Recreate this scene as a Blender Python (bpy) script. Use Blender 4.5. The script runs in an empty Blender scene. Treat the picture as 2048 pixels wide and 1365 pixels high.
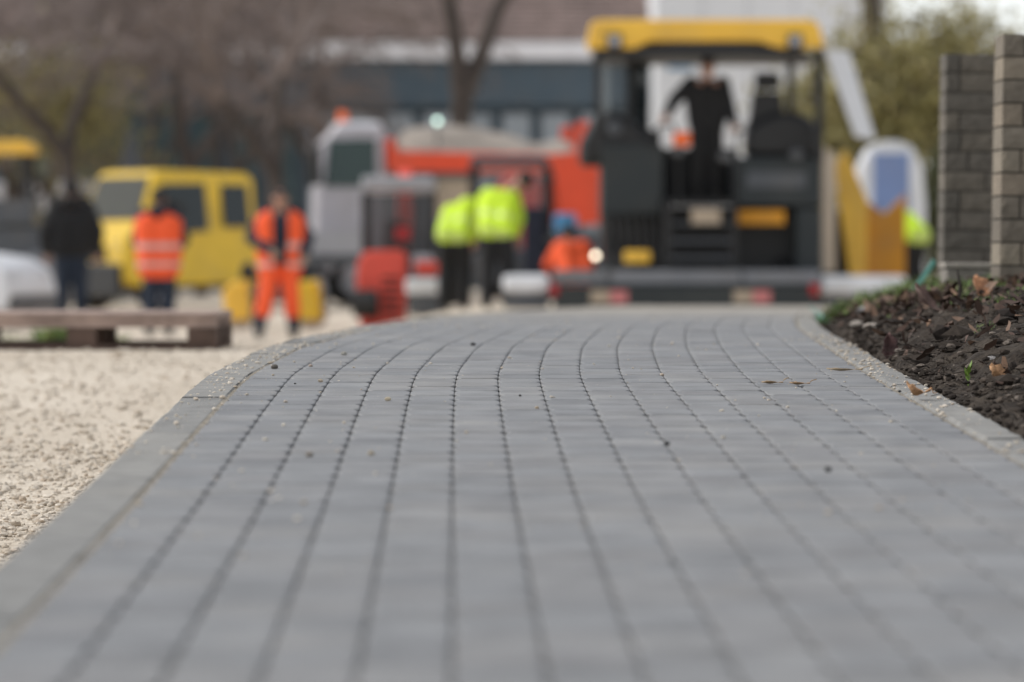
import bpy, math, random
import numpy as np
from mathutils import Vector, Matrix, noise as mnoise

# ------------------------------------------------------------------ camera, sky, sun, exposure
S = bpy.context.scene
COL = S.collection
F, CX, HY, CAMZ = 7680.0, 1024.0, 500.0, 1.03      # lens in photo pixels, horizon row, eye height
cam = bpy.data.cameras.new('camera')
cam.lens = 135; cam.sensor_width = 36; cam.clip_start = 0.1; cam.clip_end = 2000
cam.dof.use_dof = True; cam.dof.focus_distance = 9.1; cam.dof.aperture_fstop = 3.1
camo = bpy.data.objects.new('camera', cam); COL.objects.link(camo)
camo.location = (0, 0, CAMZ)
camo.rotation_euler = (math.radians(90) - math.atan((682.5 - HY) / F), 0, 0)
S.camera = camo
SUN_EL, SUN_AZ = 50.0, -80.0                       # azimuth clockwise from +Y: light comes from the left, slightly from beyond
world = bpy.data.worlds.new('World'); S.world = world; world.use_nodes = True
wn = world.node_tree; wn.nodes.clear()
sky = wn.nodes.new('ShaderNodeTexSky'); sky.sky_type = 'NISHITA'; sky.sun_disc = False
sky.sun_elevation = math.radians(SUN_EL); sky.sun_rotation = math.radians(SUN_AZ)
sky.air_density = 1.0; sky.dust_density = 0.6; sky.ozone_density = 1.0
hs = wn.nodes.new('ShaderNodeHueSaturation'); hs.inputs['Saturation'].default_value = 0.22
bg = wn.nodes.new('ShaderNodeBackground'); bg.inputs['Strength'].default_value = 0.13
wo = wn.nodes.new('ShaderNodeOutputWorld')
wn.links.new(sky.outputs[0], hs.inputs['Color']); wn.links.new(hs.outputs[0], bg.inputs['Color'])
wn.links.new(bg.outputs[0], wo.inputs['Surface'])
sl = bpy.data.lights.new('sun', 'SUN'); sl.energy = 1.5; sl.angle = math.radians(14); sl.color = (1, .95, .88)
so = bpy.data.objects.new('sun', sl); COL.objects.link(so)
_e, _a = math.radians(SUN_EL), math.radians(SUN_AZ)
so.rotation_euler = (-Vector((math.sin(_a) * math.cos(_e), math.cos(_a) * math.cos(_e), math.sin(_e)))).to_track_quat('-Z', 'Y').to_euler()
S.view_settings.view_transform = 'Standard'; S.view_settings.look = 'None'
S.view_settings.gamma = 1; S.view_settings.exposure = 0.55
S.render.engine = 'CYCLES'
try:
    S.cycles.use_denoising = True; S.cycles.max_bounces = 6
except Exception: pass

# ------------------------------------------------------------------ helpers
random.seed(7); rng = np.random.default_rng(7)
def W(px, py, d): return Vector(((px - CX) / F * d, d, CAMZ - (py - HY) / F * d))
def WX(px, d): return (px - CX) / F * d

def srgb(r, g, b):
    return tuple((c / 255 / 12.92 if c / 255 <= .04045 else ((c / 255 + .055) / 1.055) ** 2.4) for c in (r, g, b)) + (1,)

def mat(name, col, rough=.6, metal=0., var=.12, scale=6., bump=0., bscale=60., trans=0., alpha=1., emit=None, estr=0., dirt=None, dirtamt=0., spec=.5):
    m = bpy.data.materials.new(name); m.use_nodes = True
    nt = m.node_tree; b = nt.nodes['Principled BSDF']
    if len(col) == 3: col = tuple(col) + (1,)
    tc = nt.nodes.new('ShaderNodeTexCoord')
    out = None
    if var > 0 or dirt:
        nz = nt.nodes.new('ShaderNodeTexNoise'); nz.inputs['Scale'].default_value = scale; nz.inputs['Detail'].default_value = 6
        nt.links.new(tc.outputs['Object'], nz.inputs['Vector'])
        mx = nt.nodes.new('ShaderNodeMix'); mx.data_type = 'RGBA'
        mx.inputs['A'].default_value = tuple(max(0, c * (1 - var)) for c in col[:3]) + (1,)
        mx.inputs['B'].default_value = tuple(min(1, c * (1 + var)) for c in col[:3]) + (1,)
        cr = nt.nodes.new('ShaderNodeMapRange'); cr.inputs['From Min'].default_value = .3; cr.inputs['From Max'].default_value = .7
        nt.links.new(nz.outputs['Fac'], cr.inputs['Value']); nt.links.new(cr.outputs[0], mx.inputs['Factor'])
        out = mx.outputs['Result']
        if dirt:
            n2 = nt.nodes.new('ShaderNodeTexNoise'); n2.inputs['Scale'].default_value = scale * .6; n2.inputs['Detail'].default_value = 8
            nt.links.new(tc.outputs['Object'], n2.inputs['Vector'])
            c2 = nt.nodes.new('ShaderNodeMapRange'); c2.inputs['From Min'].default_value = .45; c2.inputs['From Max'].default_value = .7; c2.inputs['To Max'].default_value = dirtamt
            nt.links.new(n2.outputs['Fac'], c2.inputs['Value'])
            m2 = nt.nodes.new('ShaderNodeMix'); m2.data_type = 'RGBA'; m2.inputs['B'].default_value = tuple(dirt) + (1,)
            nt.links.new(out, m2.inputs['A']); nt.links.new(c2.outputs[0], m2.inputs['Factor']); out = m2.outputs['Result']
        nt.links.new(out, b.inputs['Base Color'])
    else:
        b.inputs['Base Color'].default_value = col
    b.inputs['Roughness'].default_value = rough; b.inputs['Metallic'].default_value = metal
    b.inputs['Specular IOR Level'].default_value = spec
    if trans: b.inputs['Transmission Weight'].default_value = trans
    if alpha < 1: b.inputs['Alpha'].default_value = alpha
    if emit: b.inputs['Emission Color'].default_value = tuple(emit) + (1,); b.inputs['Emission Strength'].default_value = estr
    if bump:
        nb = nt.nodes.new('ShaderNodeTexNoise'); nb.inputs['Scale'].default_value = bscale; nb.inputs['Detail'].default_value = 8
        nt.links.new(tc.outputs['Object'], nb.inputs['Vector'])
        bp = nt.nodes.new('ShaderNodeBump'); bp.inputs['Strength'].default_value = bump; bp.inputs['Distance'].default_value = .02
        nt.links.new(nb.outputs['Fac'], bp.inputs['Height']); nt.links.new(bp.outputs[0], b.inputs['Normal'])
    return m

def tag(o, label=None, cat=None, group=None, kind=None):
    if label: o['label'] = label
    if cat: o['category'] = cat
    if group: o['group'] = group
    if kind: o['kind'] = kind
    return o
def link(o, parent=None):
    COL.objects.link(o)
    if parent: o.parent = parent
    return o
def thing(name, label, cat, loc=(0, 0, 0), rz=0., group=None, kind=None):
    o = bpy.data.objects.new(name, None); o.empty_display_size = .1; link(o)
    o.location = loc; o.rotation_euler = (0, 0, rz)
    return tag(o, label, cat, group, kind)

class MB:
    def __init__(s): s.v = []; s.f = []
    def add(s, v, f):
        n = len(s.v); s.v += [tuple(p) for p in v]; s.f += [tuple(i + n for i in q) for q in f]; return s
    def box(s, x0, x1, y0, y1, z0, z1, M=None):
        v = [Vector((x, y, z)) for z in (z0, z1) for y in (y0, y1) for x in (x0, x1)]
        if M: v = [M @ p for p in v]
        return s.add(v, [(0, 2, 3, 1), (4, 5, 7, 6), (0, 1, 5, 4), (2, 6, 7, 3), (0, 4, 6, 2), (1, 3, 7, 5)])
    def bar(s, p0, p1, w, h, up=(0, 0, 1)):
        p0, p1 = Vector(p0), Vector(p1); d = (p1 - p0); L = d.length; d.normalize()
        u = Vector(up); sx = d.cross(u)
        if sx.length < 1e-4: sx = d.cross(Vector((0, 1, 0)))
        sx.normalize(); uz = sx.cross(d)
        v = [p0 + d * L * t + sx * w / 2 * a + uz * h / 2 * c for t in (0, 1) for a, c in ((-1, -1), (1, -1), (1, 1), (-1, 1))]
        return s.add(v, [(3, 2, 1, 0), (4, 5, 6, 7), (0, 1, 5, 4), (1, 2, 6, 5), (2, 3, 7, 6), (3, 0, 4, 7)])
    def tube(s, p0, p1, r0, r1=None, n=12, caps=True):
        r1 = r0 if r1 is None else r1
        p0, p1 = Vector(p0), Vector(p1); d = (p1 - p0).normalized()
        a = d.orthogonal().normalized(); b = d.cross(a)
        v = [p + (a * math.cos(t) + b * math.sin(t)) * r for p, r in ((p0, r0), (p1, r1)) for t in [2 * math.pi * i / n for i in range(n)]]
        f = [(i, (i + 1) % n, n + (i + 1) % n, n + i) for i in range(n)]
        if caps: f += [tuple(range(n))[::-1], tuple(range(n, 2 * n))]
        return s.add(v, f)
    def path(s, pts, r, n=8):
        for a, b in zip(pts[:-1], pts[1:]): s.tube(a, b, r, r, n)
        return s
    def prism(s, poly, y0, y1, ax='y', taper=None):
        """poly: (a, z) pairs extruded along an axis"""
        n = len(poly)
        def P(a, t, z): return (a, t, z) if ax == 'y' else ((t, a, z) if ax == 'x' else (a, z, t))
        v = [P(a, y0, z) for a, z in poly] + [P(a, y1, z) for a, z in poly]
        f = [tuple(range(n)), tuple(range(n, 2 * n))[::-1]] + [(i, n + i, n + (i + 1) % n, (i + 1) % n) for i in range(n)]
        return s.add(v, f)
    def ball(s, c, r, n=10, m=7, sc=(1, 1, 1)):
        v = []; f = []
        for j in range(m + 1):
            th = math.pi * j / m
            for i in range(n):
                ph = 2 * math.pi * i / n
                v.append((c[0] + r * sc[0] * math.sin(th) * math.cos(ph), c[1] + r * sc[1] * math.sin(th) * math.sin(ph), c[2] + r * sc[2] * math.cos(th)))
        for j in range(m):
            for i in range(n): f.append((j * n + i, (j + 1) * n + i, (j + 1) * n + (i + 1) % n, j * n + (i + 1) % n))
        return s.add(v, f)
    def build(s, name, m, parent=None, bevel=0., smooth=False, seg=2):
        me = bpy.data.meshes.new(name); me.from_pydata(s.v, [], s.f); me.update()
        if m: me.materials.append(m)
        import bmesh
        bm = bmesh.new(); bm.from_mesh(me); bmesh.ops.recalc_face_normals(bm, faces=bm.faces); bm.to_mesh(me); bm.free()
        if smooth:
            for p in me.polygons: p.use_smooth = True
        o = bpy.data.objects.new(name, me); link(o, parent)
        if bevel:
            b = o.modifiers.new('bevel', 'BEVEL'); b.width = bevel; b.segments = seg; b.limit_method = 'ANGLE'
        return o
def npmesh(name, V, Fc, m, parent=None, attrs=None, smooth=False):
    me = bpy.data.meshes.new(name)
    V = np.asarray(V, np.float32); Fc = np.asarray(Fc, np.int32); k = Fc.shape[1]
    me.vertices.add(len(V)); me.vertices.foreach_set('co', V.ravel())
    me.loops.add(Fc.size); me.loops.foreach_set('vertex_index', Fc.ravel())
    me.polygons.add(len(Fc)); me.polygons.foreach_set('loop_start', np.arange(0, Fc.size, k, dtype=np.int32))
    me.update(calc_edges=True)
    for an, av in (attrs or {}).items():
        a = me.attributes.new(an, 'FLOAT', 'POINT'); a.data.foreach_set('value', np.asarray(av, np.float32))
    me.materials.append(m)
    me.polygons.foreach_set('use_smooth', np.full(len(Fc), bool(smooth)))
    o = bpy.data.objects.new(name, me); link(o, parent)
    return o

# ------------------------------------------------------------------ terrain profile
def smooth_table(xs, ys, x0, x1, n, win):
    g = np.linspace(x0, x1, n); y = np.interp(g, xs, ys)
    k = int(win / (x1 - x0) * n) | 1
    ker = np.hanning(k + 2)[1:-1]; ker /= ker.sum()
    y = np.convolve(np.pad(y, k // 2, 'reflect', reflect_type='odd'), ker, 'valid')
    return lambda d: np.interp(d, g, y)
ZP = smooth_table([0, 2, 3, 4.22, 6.14, 8, 9.37, 11, 14, 17, 20, 26, 30, 36, 42, 60], [.51, .548, .567, .59, .632, .69, .728, .752, .75, .736, .704, .644, .592, .48, .38, .33], 0, 60, 1800, 1.6)
XC = smooth_table([0, 2, 4.22, 6.14, 8, 9.37, 11, 12.5, 13.96, 17, 20, 26, 32, 40, 60], [0, -.03, -.065, -.095, -.122, -.137, -.10, -.035, .035, .25, .52, 1.13, 1.8, 2.8, 5.3], 0, 60, 1800, 1.6)
ZG = smooth_table([-20, 5, 7, 9.4, 12, 15, 17, 20, 30, 44, 60, 500], [.28, .29, .31, .385, .47, .575, .59, .52, .28, 0, 0, 0], -20, 120, 2800, 2.0)
ZR = smooth_table([-20, 0, 34, 40, 46, 58, 80, 200], [.5, .5, .5, .37, .33, .30, 0, 0], -20, 120, 2800, 2.0)
KL0, KL1 = -.61, -.506          # left kerb, lateral
KR0, KR1 = 1.008, 1.088        # right kerb
COLW, ROWL = .1, .155
PEND = 33.0
def sstep(a, b, x):
    t = np.clip((x - a) / (b - a), 0, 1); return t * t * (3 - 2 * t)
def terrain_z(X, d):
    X = np.asarray(X, float); d = np.asarray(d, float)
    u = X - XC(d)
    zr = np.where(d < PEND - 1, ZP(d) - .07, ZR(d))
    t = sstep(PEND - 4, PEND + 4, d); zr = (1 - t) * (ZP(d) - .07) + t * ZR(d)
    wide = sstep(20, 40, d)
    Xk = XC(np.minimum(d, 30)) * (1 - sstep(26, 40, d)) + KL0
    a0 = Xk + .02 - 1.7 * wide; a1 = Xk + .10 + .3 * wide
    w = sstep(0, 1, (X - a0) / (a1 - a0))
    return ZG(d) * (1 - w) + zr * w

# materials of the setting
M = {}
def gravel_mat():
    m = bpy.data.materials.new('crushed_limestone'); m.use_nodes = True; nt = m.node_tree; b = nt.nodes['Principled BSDF']
    tc = nt.nodes.new('ShaderNodeTexCoord')
    def nz(sc, det=8):
        n = nt.nodes.new('ShaderNodeTexNoise'); n.inputs['Scale'].default_value = sc; n.inputs['Detail'].default_value = det
        nt.links.new(tc.outputs['Object'], n.inputs['Vector']); return n
    n1, n2 = nz(1.3), nz(45)
    r = nt.nodes.new('ShaderNodeValToRGB'); r.color_ramp.elements[0].position = .35; r.color_ramp.elements[1].position = .7
    r.color_ramp.elements[0].color = (.62, .545, .445, 1); r.color_ramp.elements[1].color = (.74, .665, .56, 1)
    r2 = nt.nodes.new('ShaderNodeValToRGB'); r2.color_ramp.elements[0].position = .3; r2.color_ramp.elements[1].position = .62
    r2.color_ramp.elements[0].color = (.55, .5, .45, 1); r2.color_ramp.elements[1].color = (1, 1, 1, 1)
    mx = nt.nodes.new('ShaderNodeMix'); mx.data_type = 'RGBA'; mx.blend_type = 'MULTIPLY'; mx.inputs['Factor'].default_value = .6
    nt.links.new(n1.outputs['Fac'], r.inputs['Fac']); nt.links.new(n2.outputs['Fac'], r2.inputs['Fac'])
    nt.links.new(r.outputs['Color'], mx.inputs['A']); nt.links.new(r2.outputs['Color'], mx.inputs['B'])
    nt.links.new(mx.outputs['Result'], b.inputs['Base Color'])
    v = nt.nodes.new('ShaderNodeTexVoronoi'); v.inputs['Scale'].default_value = 90; nt.links.new(tc.outputs['Object'], v.inputs['Vector'])
    bp = nt.nodes.new('ShaderNodeBump'); bp.inputs['Distance'].default_value = .008; bp.inputs['Strength'].default_value = .55; bp.invert = True
    nt.links.new(v.outputs['Distance'], bp.inputs['Height']); nt.links.new(bp.outputs[0], b.inputs['Normal'])
    b.inputs['Roughness'].default_value = .95; b.inputs['Specular IOR Level'].default_value = .2
    return m
M['gravel'] = gravel_mat()

def tone_mat(name, cols, rough, bump, bscale, sand=False, spec=.5, nscale=14):
    m = bpy.data.materials.new(name); m.use_nodes = True; nt = m.node_tree; b = nt.nodes['Principled BSDF']
    at = nt.nodes.new('ShaderNodeAttribute'); at.attribute_name = 'tone'
    r = nt.nodes.new('ShaderNodeValToRGB')
    els = r.color_ramp.elements
    els[0].color = tuple(cols[0]) + (1,); els[1].color = tuple(cols[-1]) + (1,)
    for i, c in enumerate(cols[1:-1]):
        e = els.new((i + 1) / (len(cols) - 1)); e.color = tuple(c) + (1,)
    nt.links.new(at.outputs['Fac'], r.inputs['Fac'])
    ge = nt.nodes.new('ShaderNodeNewGeometry')
    nz = nt.nodes.new('ShaderNodeTexNoise'); nz.inputs['Scale'].default_value = nscale; nz.inputs['Detail'].default_value = 8
    nt.links.new(ge.outputs['Position'], nz.inputs['Vector'])
    mr = nt.nodes.new('ShaderNodeMapRange'); mr.inputs['From Min'].default_value = .3; mr.inputs['From Max'].default_value = .7; mr.inputs['To Min'].default_value = .8; mr.inputs['To Max'].default_value = 1.18
    nt.links.new(nz.outputs['Fac'], mr.inputs['Value'])
    mx = nt.nodes.new('ShaderNodeMix'); mx.data_type = 'RGBA'; mx.blend_type = 'MULTIPLY'; mx.inputs['Factor'].default_value = 1
    nt.links.new(r.outputs['Color'], mx.inputs['A']); nt.links.new(mr.outputs[0], mx.inputs['B'])
    out = mx.outputs['Result']
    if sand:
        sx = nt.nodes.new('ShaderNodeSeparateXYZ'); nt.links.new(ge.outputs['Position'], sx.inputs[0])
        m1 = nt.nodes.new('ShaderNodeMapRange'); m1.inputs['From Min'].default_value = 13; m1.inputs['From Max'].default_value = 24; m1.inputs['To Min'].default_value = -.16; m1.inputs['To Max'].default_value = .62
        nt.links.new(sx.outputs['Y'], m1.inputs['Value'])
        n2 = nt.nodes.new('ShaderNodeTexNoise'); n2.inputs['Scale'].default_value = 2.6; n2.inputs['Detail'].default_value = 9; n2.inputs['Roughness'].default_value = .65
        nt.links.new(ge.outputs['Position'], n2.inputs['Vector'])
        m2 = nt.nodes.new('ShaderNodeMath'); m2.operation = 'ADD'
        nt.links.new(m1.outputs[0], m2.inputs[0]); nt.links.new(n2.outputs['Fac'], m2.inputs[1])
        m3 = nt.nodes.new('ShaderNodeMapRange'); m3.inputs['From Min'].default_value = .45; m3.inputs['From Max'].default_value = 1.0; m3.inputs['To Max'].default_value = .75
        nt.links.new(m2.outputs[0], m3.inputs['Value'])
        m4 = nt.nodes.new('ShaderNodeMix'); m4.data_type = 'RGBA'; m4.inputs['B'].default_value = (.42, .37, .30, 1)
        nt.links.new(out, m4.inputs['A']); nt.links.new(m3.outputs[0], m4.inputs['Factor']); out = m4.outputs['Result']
    if sand:
        n5 = nt.nodes.new('ShaderNodeTexNoise'); n5.inputs['Scale'].default_value = 2.2; n5.inputs['Detail'].default_value = 10; n5.inputs['Roughness'].default_value = .7
        nt.links.new(ge.outputs['Position'], n5.inputs['Vector'])
        m5 = nt.nodes.new('ShaderNodeMapRange'); m5.inputs['From Min'].default_value = .5; m5.inputs['From Max'].default_value = .72; m5.inputs['To Max'].default_value = .42
        nt.links.new(n5.outputs['Fac'], m5.inputs['Value'])
        m6 = nt.nodes.new('ShaderNodeMix'); m6.data_type = 'RGBA'; m6.inputs['B'].default_value = (.33, .315, .29, 1)
        nt.links.new(out, m6.inputs['A']); nt.links.new(m5.outputs[0], m6.inputs['Factor']); out = m6.outputs['Result']
    nt.links.new(out, b.inputs['Base Color'])
    b.inputs['Roughness'].default_value = rough; b.inputs['Specular IOR Level'].default_value = spec
    if bump:
        nb = nt.nodes.new('ShaderNodeTexNoise'); nb.inputs['Scale'].default_value = bscale; nb.inputs['Detail'].default_value = 6
        nt.links.new(ge.outputs['Position'], nb.inputs['Vector'])
        bp = nt.nodes.new('ShaderNodeBump'); bp.inputs['Strength'].default_value = bump; bp.inputs['Distance'].default_value = .004
        nt.links.new(nb.outputs['Fac'], bp.inputs['Height']); nt.links.new(bp.outputs[0], b.inputs['Normal'])
    return m
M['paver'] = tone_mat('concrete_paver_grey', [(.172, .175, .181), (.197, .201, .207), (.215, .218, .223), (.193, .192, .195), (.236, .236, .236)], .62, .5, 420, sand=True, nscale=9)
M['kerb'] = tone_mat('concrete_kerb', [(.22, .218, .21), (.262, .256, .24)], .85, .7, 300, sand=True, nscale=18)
M['stone'] = tone_mat('limestone_chips', [(.44, .37, .29), (.62, .55, .46), (.54, .48, .40), (.68, .61, .52), (.48, .39, .30)], .95, 0, 1, spec=.2, nscale=120)
M['soilchip'] = tone_mat('soil_clods', [(.026, .021, .018), (.05, .04, .033), (.036, .03, .025), (.10, .08, .065), (.2, .17, .145)], .95, 0, 1, spec=.15, nscale=90)
M['litter'] = tone_mat('leaf_litter', [(.055, .035, .026), (.09, .055, .042), (.12, .075, .055), (.20, .13, .09), (.36, .21, .13)], .8, 0, 1, spec=.3, nscale=60)
M['grass'] = tone_mat('grass_blades', [(.06, .11, .02), (.11, .19, .035), (.16, .24, .05), (.22, .21, .08)], .6, 0, 1, nscale=20)
M['bed'] = mat('joint_sand_dark', (.18, .173, .16), .95, bump=.5, bscale=200, scale=30)
M['jsand'] = mat('joint_sand', (.36, .32, .26), .95, bump=.8, bscale=250, scale=30, var=.3)
M['soil'] = mat('dark_soil', (.045, .036, .029), .95, bump=1., bscale=70, scale=14, var=.5, dirt=(.10, .08, .06), dirtamt=.5, spec=.2)

# ---- gravel ground: one sheet to the horizon, finer near the camera
ds = np.concatenate([np.arange(-12, 3, 3.), np.arange(3, 7, .5), np.arange(7, 13, .05), np.arange(13, 24, .12), np.arange(24, 60, .8), np.arange(60, 130, 6), [150, 200, 300, 450, 700, 1000]])
us = np.concatenate([[-700, -300, -150, -80, -50, -35, -25, -18, -14, -10, -8, -7, -6, -5, -4.2, -3.6], np.arange(-3.1, -1.1, .1), np.arange(-1.1, .0, .04), [0.0, .02, .06, .10, .14, .3, .6, 1, 1.4, 1.7, 2, 2.4, 3, 4, 5, 6, 8, 10, 14, 20, 30, 50, 80, 150, 300, 700]])
D2, U2 = np.meshgrid(ds, us, indexing='ij')
X2 = U2 + (XC(np.minimum(D2, 30)) * (1 - sstep(26, 40, D2)) + KL0)
Z2 = terrain_z(X2, D2)
nn = np.array([mnoise.fractal(Vector((x * 4, y * 4, 0)), 1., 2., 4) if 6 < y < 25 and -5 < x < 0 else 0. for x, y in zip(X2.ravel(), D2.ravel())]).reshape(X2.shape)
fade = np.clip(-U2 / .1, 0, 1)
Z2 = Z2 + nn * .004 * fade
nu = len(us)
idx = np.arange(len(ds) * nu).reshape(len(ds), nu)
Fq = np.stack([idx[:-1, :-1], idx[:-1, 1:], idx[1:, 1:], idx[1:, :-1]], -1).reshape(-1, 4)
tag(npmesh('gravel_ground', np.stack([X2, D2, Z2], -1).reshape(-1, 3), Fq, M['gravel'], smooth=True), 'pale crushed limestone ground of the building site', 'gravel', kind='structure')

# ---- paved path
path = thing('paved_path', 'grey concrete block path with straight joints running towards the road paver', 'path', kind='structure')
def chamfer_paver(w, l, h, j=.0012, jy=.0034, cut=.0100, cuty=.030, ch=.0022):
    a, b = w / 2 - j / 2, l / 2 - jy / 2
    def ring(i, z):
        A, B, c, e = a - i, b - i, cut, cuty
        return [(-A + c, -B, z), (A - c, -B, z), (A, -B + e, z), (A, B - e, z), (A - c, B, z), (-A + c, B, z), (-A, B - e, z), (-A, -B + e, z)]
    v = ring(ch, 0) + ring(0, -ch) + ring(0, -h)
    q = [(0, 1, 2, 3), (0, 3, 4, 7), (4, 5, 6, 7)]
    for r in (0, 8):
        q += [(r + 8 + i, r + 8 + (i + 1) % 8, r + (i + 1) % 8, r + i) for i in range(8)]
    return np.array(v), np.array(q)
PV, PF = chamfer_paver(COLW, ROWL, .045)
variants = []
for k in range(14):
    me_o = npmesh('paver', PV, PF, M['paver'], attrs={'tone': np.full(len(PV), rng.random())})
    variants.append(me_o.data); bpy.data.objects.remove(me_o)
cells = []
s = 2.6
while s < PEND:
    for c in range(15):
        u = -.5 + COLW * (c + .5); x = float(XC(s)) + u
        dz = CAMZ - float(ZP(s)); px = CX + F * x / s; py = HY + F * dz / s
        inside = -60 < px < 2108 and py < 1420
        cells.append((F * F * COLW * ROWL * dz / s ** 3 if inside else 0, s, u))
    s += ROWL
cells.sort(key=lambda t: -t[0])
rest_v, rest_f, rest_t = [], [], []; nv = 0
for i, (_, s, u) in enumerate(cells):
    lift = random.gauss(0, .0004); tx, ty = random.gauss(0, .0016), random.gauss(0, .003)
    if i < 300:
        o = bpy.data.objects.new('paver', random.choice(variants)); link(o, path)
        o.location = (float(XC(s)) + u, s, float(ZP(s)) + lift)
        sl_ = (float(ZP(s + .1)) - float(ZP(s - .1))) / .2; sx_ = (float(XC(s + .1)) - float(XC(s - .1))) / .2
        o.rotation_euler = (math.atan(sl_) + tx, ty, -math.atan(sx_))
    else:
        v = PV.copy(); sy = s + v[:, 1]
        X = XC(sy) + u + v[:, 0]; Z = ZP(sy) + v[:, 2] + lift + tx * v[:, 1] + ty * v[:, 0]
        rest_v.append(np.stack([X, sy, Z], -1)); rest_f.append(PF + nv); nv += len(v)
        rest_t.append(np.full(len(v), rng.random()))
o = npmesh('far_pavers', np.concatenate(rest_v), np.concatenate(rest_f), M['paver'], path, {'tone': np.concatenate(rest_t)}); o['kind'] = 'stuff'
def strip(name, u0, u1, dz, m, parent, s0=2.4, s1=PEND, step=.1):
    ss = np.arange(s0, s1, step)
    V = np.concatenate([np.stack([XC(ss) + u, ss, ZP(ss) + dz], -1) for u in (u0, u1)]); n = len(ss)
    return npmesh(name, V, np.array([(i, n + i, n + i + 1, i + 1) for i in range(n - 1)]), m, parent, smooth=True)
strip('bedding_sand', -.52, 1.02, -.0065, M['bed'], path)
strip('kerb_joint_sand', KL1 - .004, -.497, -.0025, M['jsand'], path)
strip('kerb_joint_sand', .997, KR0 + .004, -.004, M['jsand'], path)

def kerb(name, label, u0, u1, seed, length, lift, out):
    root = thing(name, label, 'kerb', kind='structure'); R = random.Random(seed)
    s = 2.5
    while s < PEND:
        e = s + length - .006; w_ = .004
        prof = [(u0, -.30), (u0, -.008), (u0 + .008, 0), (u1 - .004, 0), (u1, -.004), (u1, -.30)]
        n = 12; vs = []; dz = lift + R.gauss(0, .0015); du = R.gauss(0, .0015)
        rr = np.random.default_rng(R.randint(0, 9999))
        for i in range(n + 1):
            t = s + (e - s) * i / n
            for (u, z) in prof:
                chip = abs(rr.normal(0, .0015)) if z > -.02 else 0
                if rr.random() < .06 and z > -.02: chip += .006
                vs.append((float(XC(t)) + u + du + (chip if u < (u0 + u1) / 2 else -chip) * .6, t, float(ZP(t)) + z + dz - chip * .6))
        k = len(prof); q = []
        for i in range(n):
            for j in range(k - 1): q.append((i * k + j, i * k + j + 1, (i + 1) * k + j + 1, (i + 1) * k + j))
        nn_ = len(q)
        b = MB(); b.add(vs, q + [tuple(range(k)), tuple(range(n * k, n * k + k))[::-1]])
        o = b.build('kerb_stone', M['kerb'], root)
        a = o.data.attributes.new('tone', 'FLOAT', 'POINT'); a.data.foreach_set('value', np.full(len(vs), R.random(), np.float32))
        s += length
    return root
kerb('kerb_left', 'flush grey concrete kerb between the block path and the pale gravel', KL0, KL1, 3, 1.0, .001, -1)
kerb('kerb_right', 'narrow dusty concrete kerb between the block path and the dark soil', KR0, KR1, 5, .8, .002, 1)

# ---- soil bank on the right
def soil_z(X, d):
    u = X - (XC(d) + KR1)
    rise = .165 * (1 - np.exp(-np.maximum(u, 0) / (.24 + .30 * sstep(11.5, 16, d)))) * sstep(5, 11, d) + .02 * sstep(.1, .4, u)
    return ZP(d) - .05 + .03 * sstep(0, .05, u) + rise
sd = np.concatenate([np.arange(5, 7, .2), np.arange(7, 14, .035), np.arange(14, 24, .1), np.arange(24, 36, .5)])
su = np.concatenate([np.arange(-.02, .9, .02), np.arange(.9, 2.2, .08), np.arange(2.2, 6, .4), [6, 8, 10, 13]])
D3, U3 = np.meshgrid(sd, su, indexing='ij'); X3 = U3 + XC(D3) + KR1
Z3 = soil_z(X3, D3)
n3 = np.array([mnoise.fractal(Vector((x * 9, y * 9, 3)), 1., 2., 5) + 1.3 * mnoise.fractal(Vector((x * 3, y * 3, 9)), 1., 2., 3) if y < 24 and x < 5 else 0 for x, y in zip(X3.ravel(), D3.ravel())]).reshape(X3.shape)
Z3 = Z3 + n3 * .028 * np.clip(U3 / .1, 0.05, 1)
nu = len(su); idx = np.arange(len(sd) * nu).reshape(len(sd), nu)
Fq = np.stack([idx[:-1, :-1], idx[:-1, 1:], idx[1:, 1:], idx[1:, :-1]], -1).reshape(-1, 4)
tag(npmesh('soil_bank', np.stack([X3, D3, Z3], -1).reshape(-1, 3), Fq, M['soil'], smooth=True), 'bank of dark crumbly soil beside the right kerb', 'soil', kind='structure')

# ---- scattered chips (nobody could count them)
_ico_v, _ico_f = None, None
def ico():
    global _ico_v, _ico_f
    if _ico_v is None:
        t = (1 + 5 ** .5) / 2
        v = np.array([(-1, t, 0), (1, t, 0), (-1, -t, 0), (1, -t, 0), (0, -1, t), (0, 1, t), (0, -1, -t), (0, 1, -t), (t, 0, -1), (t, 0, 1), (-t, 0, -1), (-t, 0, 1)], float)
        _ico_v = v / np.linalg.norm(v[0])
        _ico_f = np.array([(0, 11, 5), (0, 5, 1), (0, 1, 7), (0, 7, 10), (0, 10, 11), (1, 5, 9), (5, 11, 4), (11, 10, 2), (10, 7, 6), (7, 1, 8), (3, 9, 4), (3, 4, 2), (3, 2, 6), (3, 6, 8), (3, 8, 9), (4, 9, 5), (2, 4, 11), (6, 2, 10), (8, 6, 7), (9, 8, 1)])
    return _ico_v, _ico_f
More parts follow.
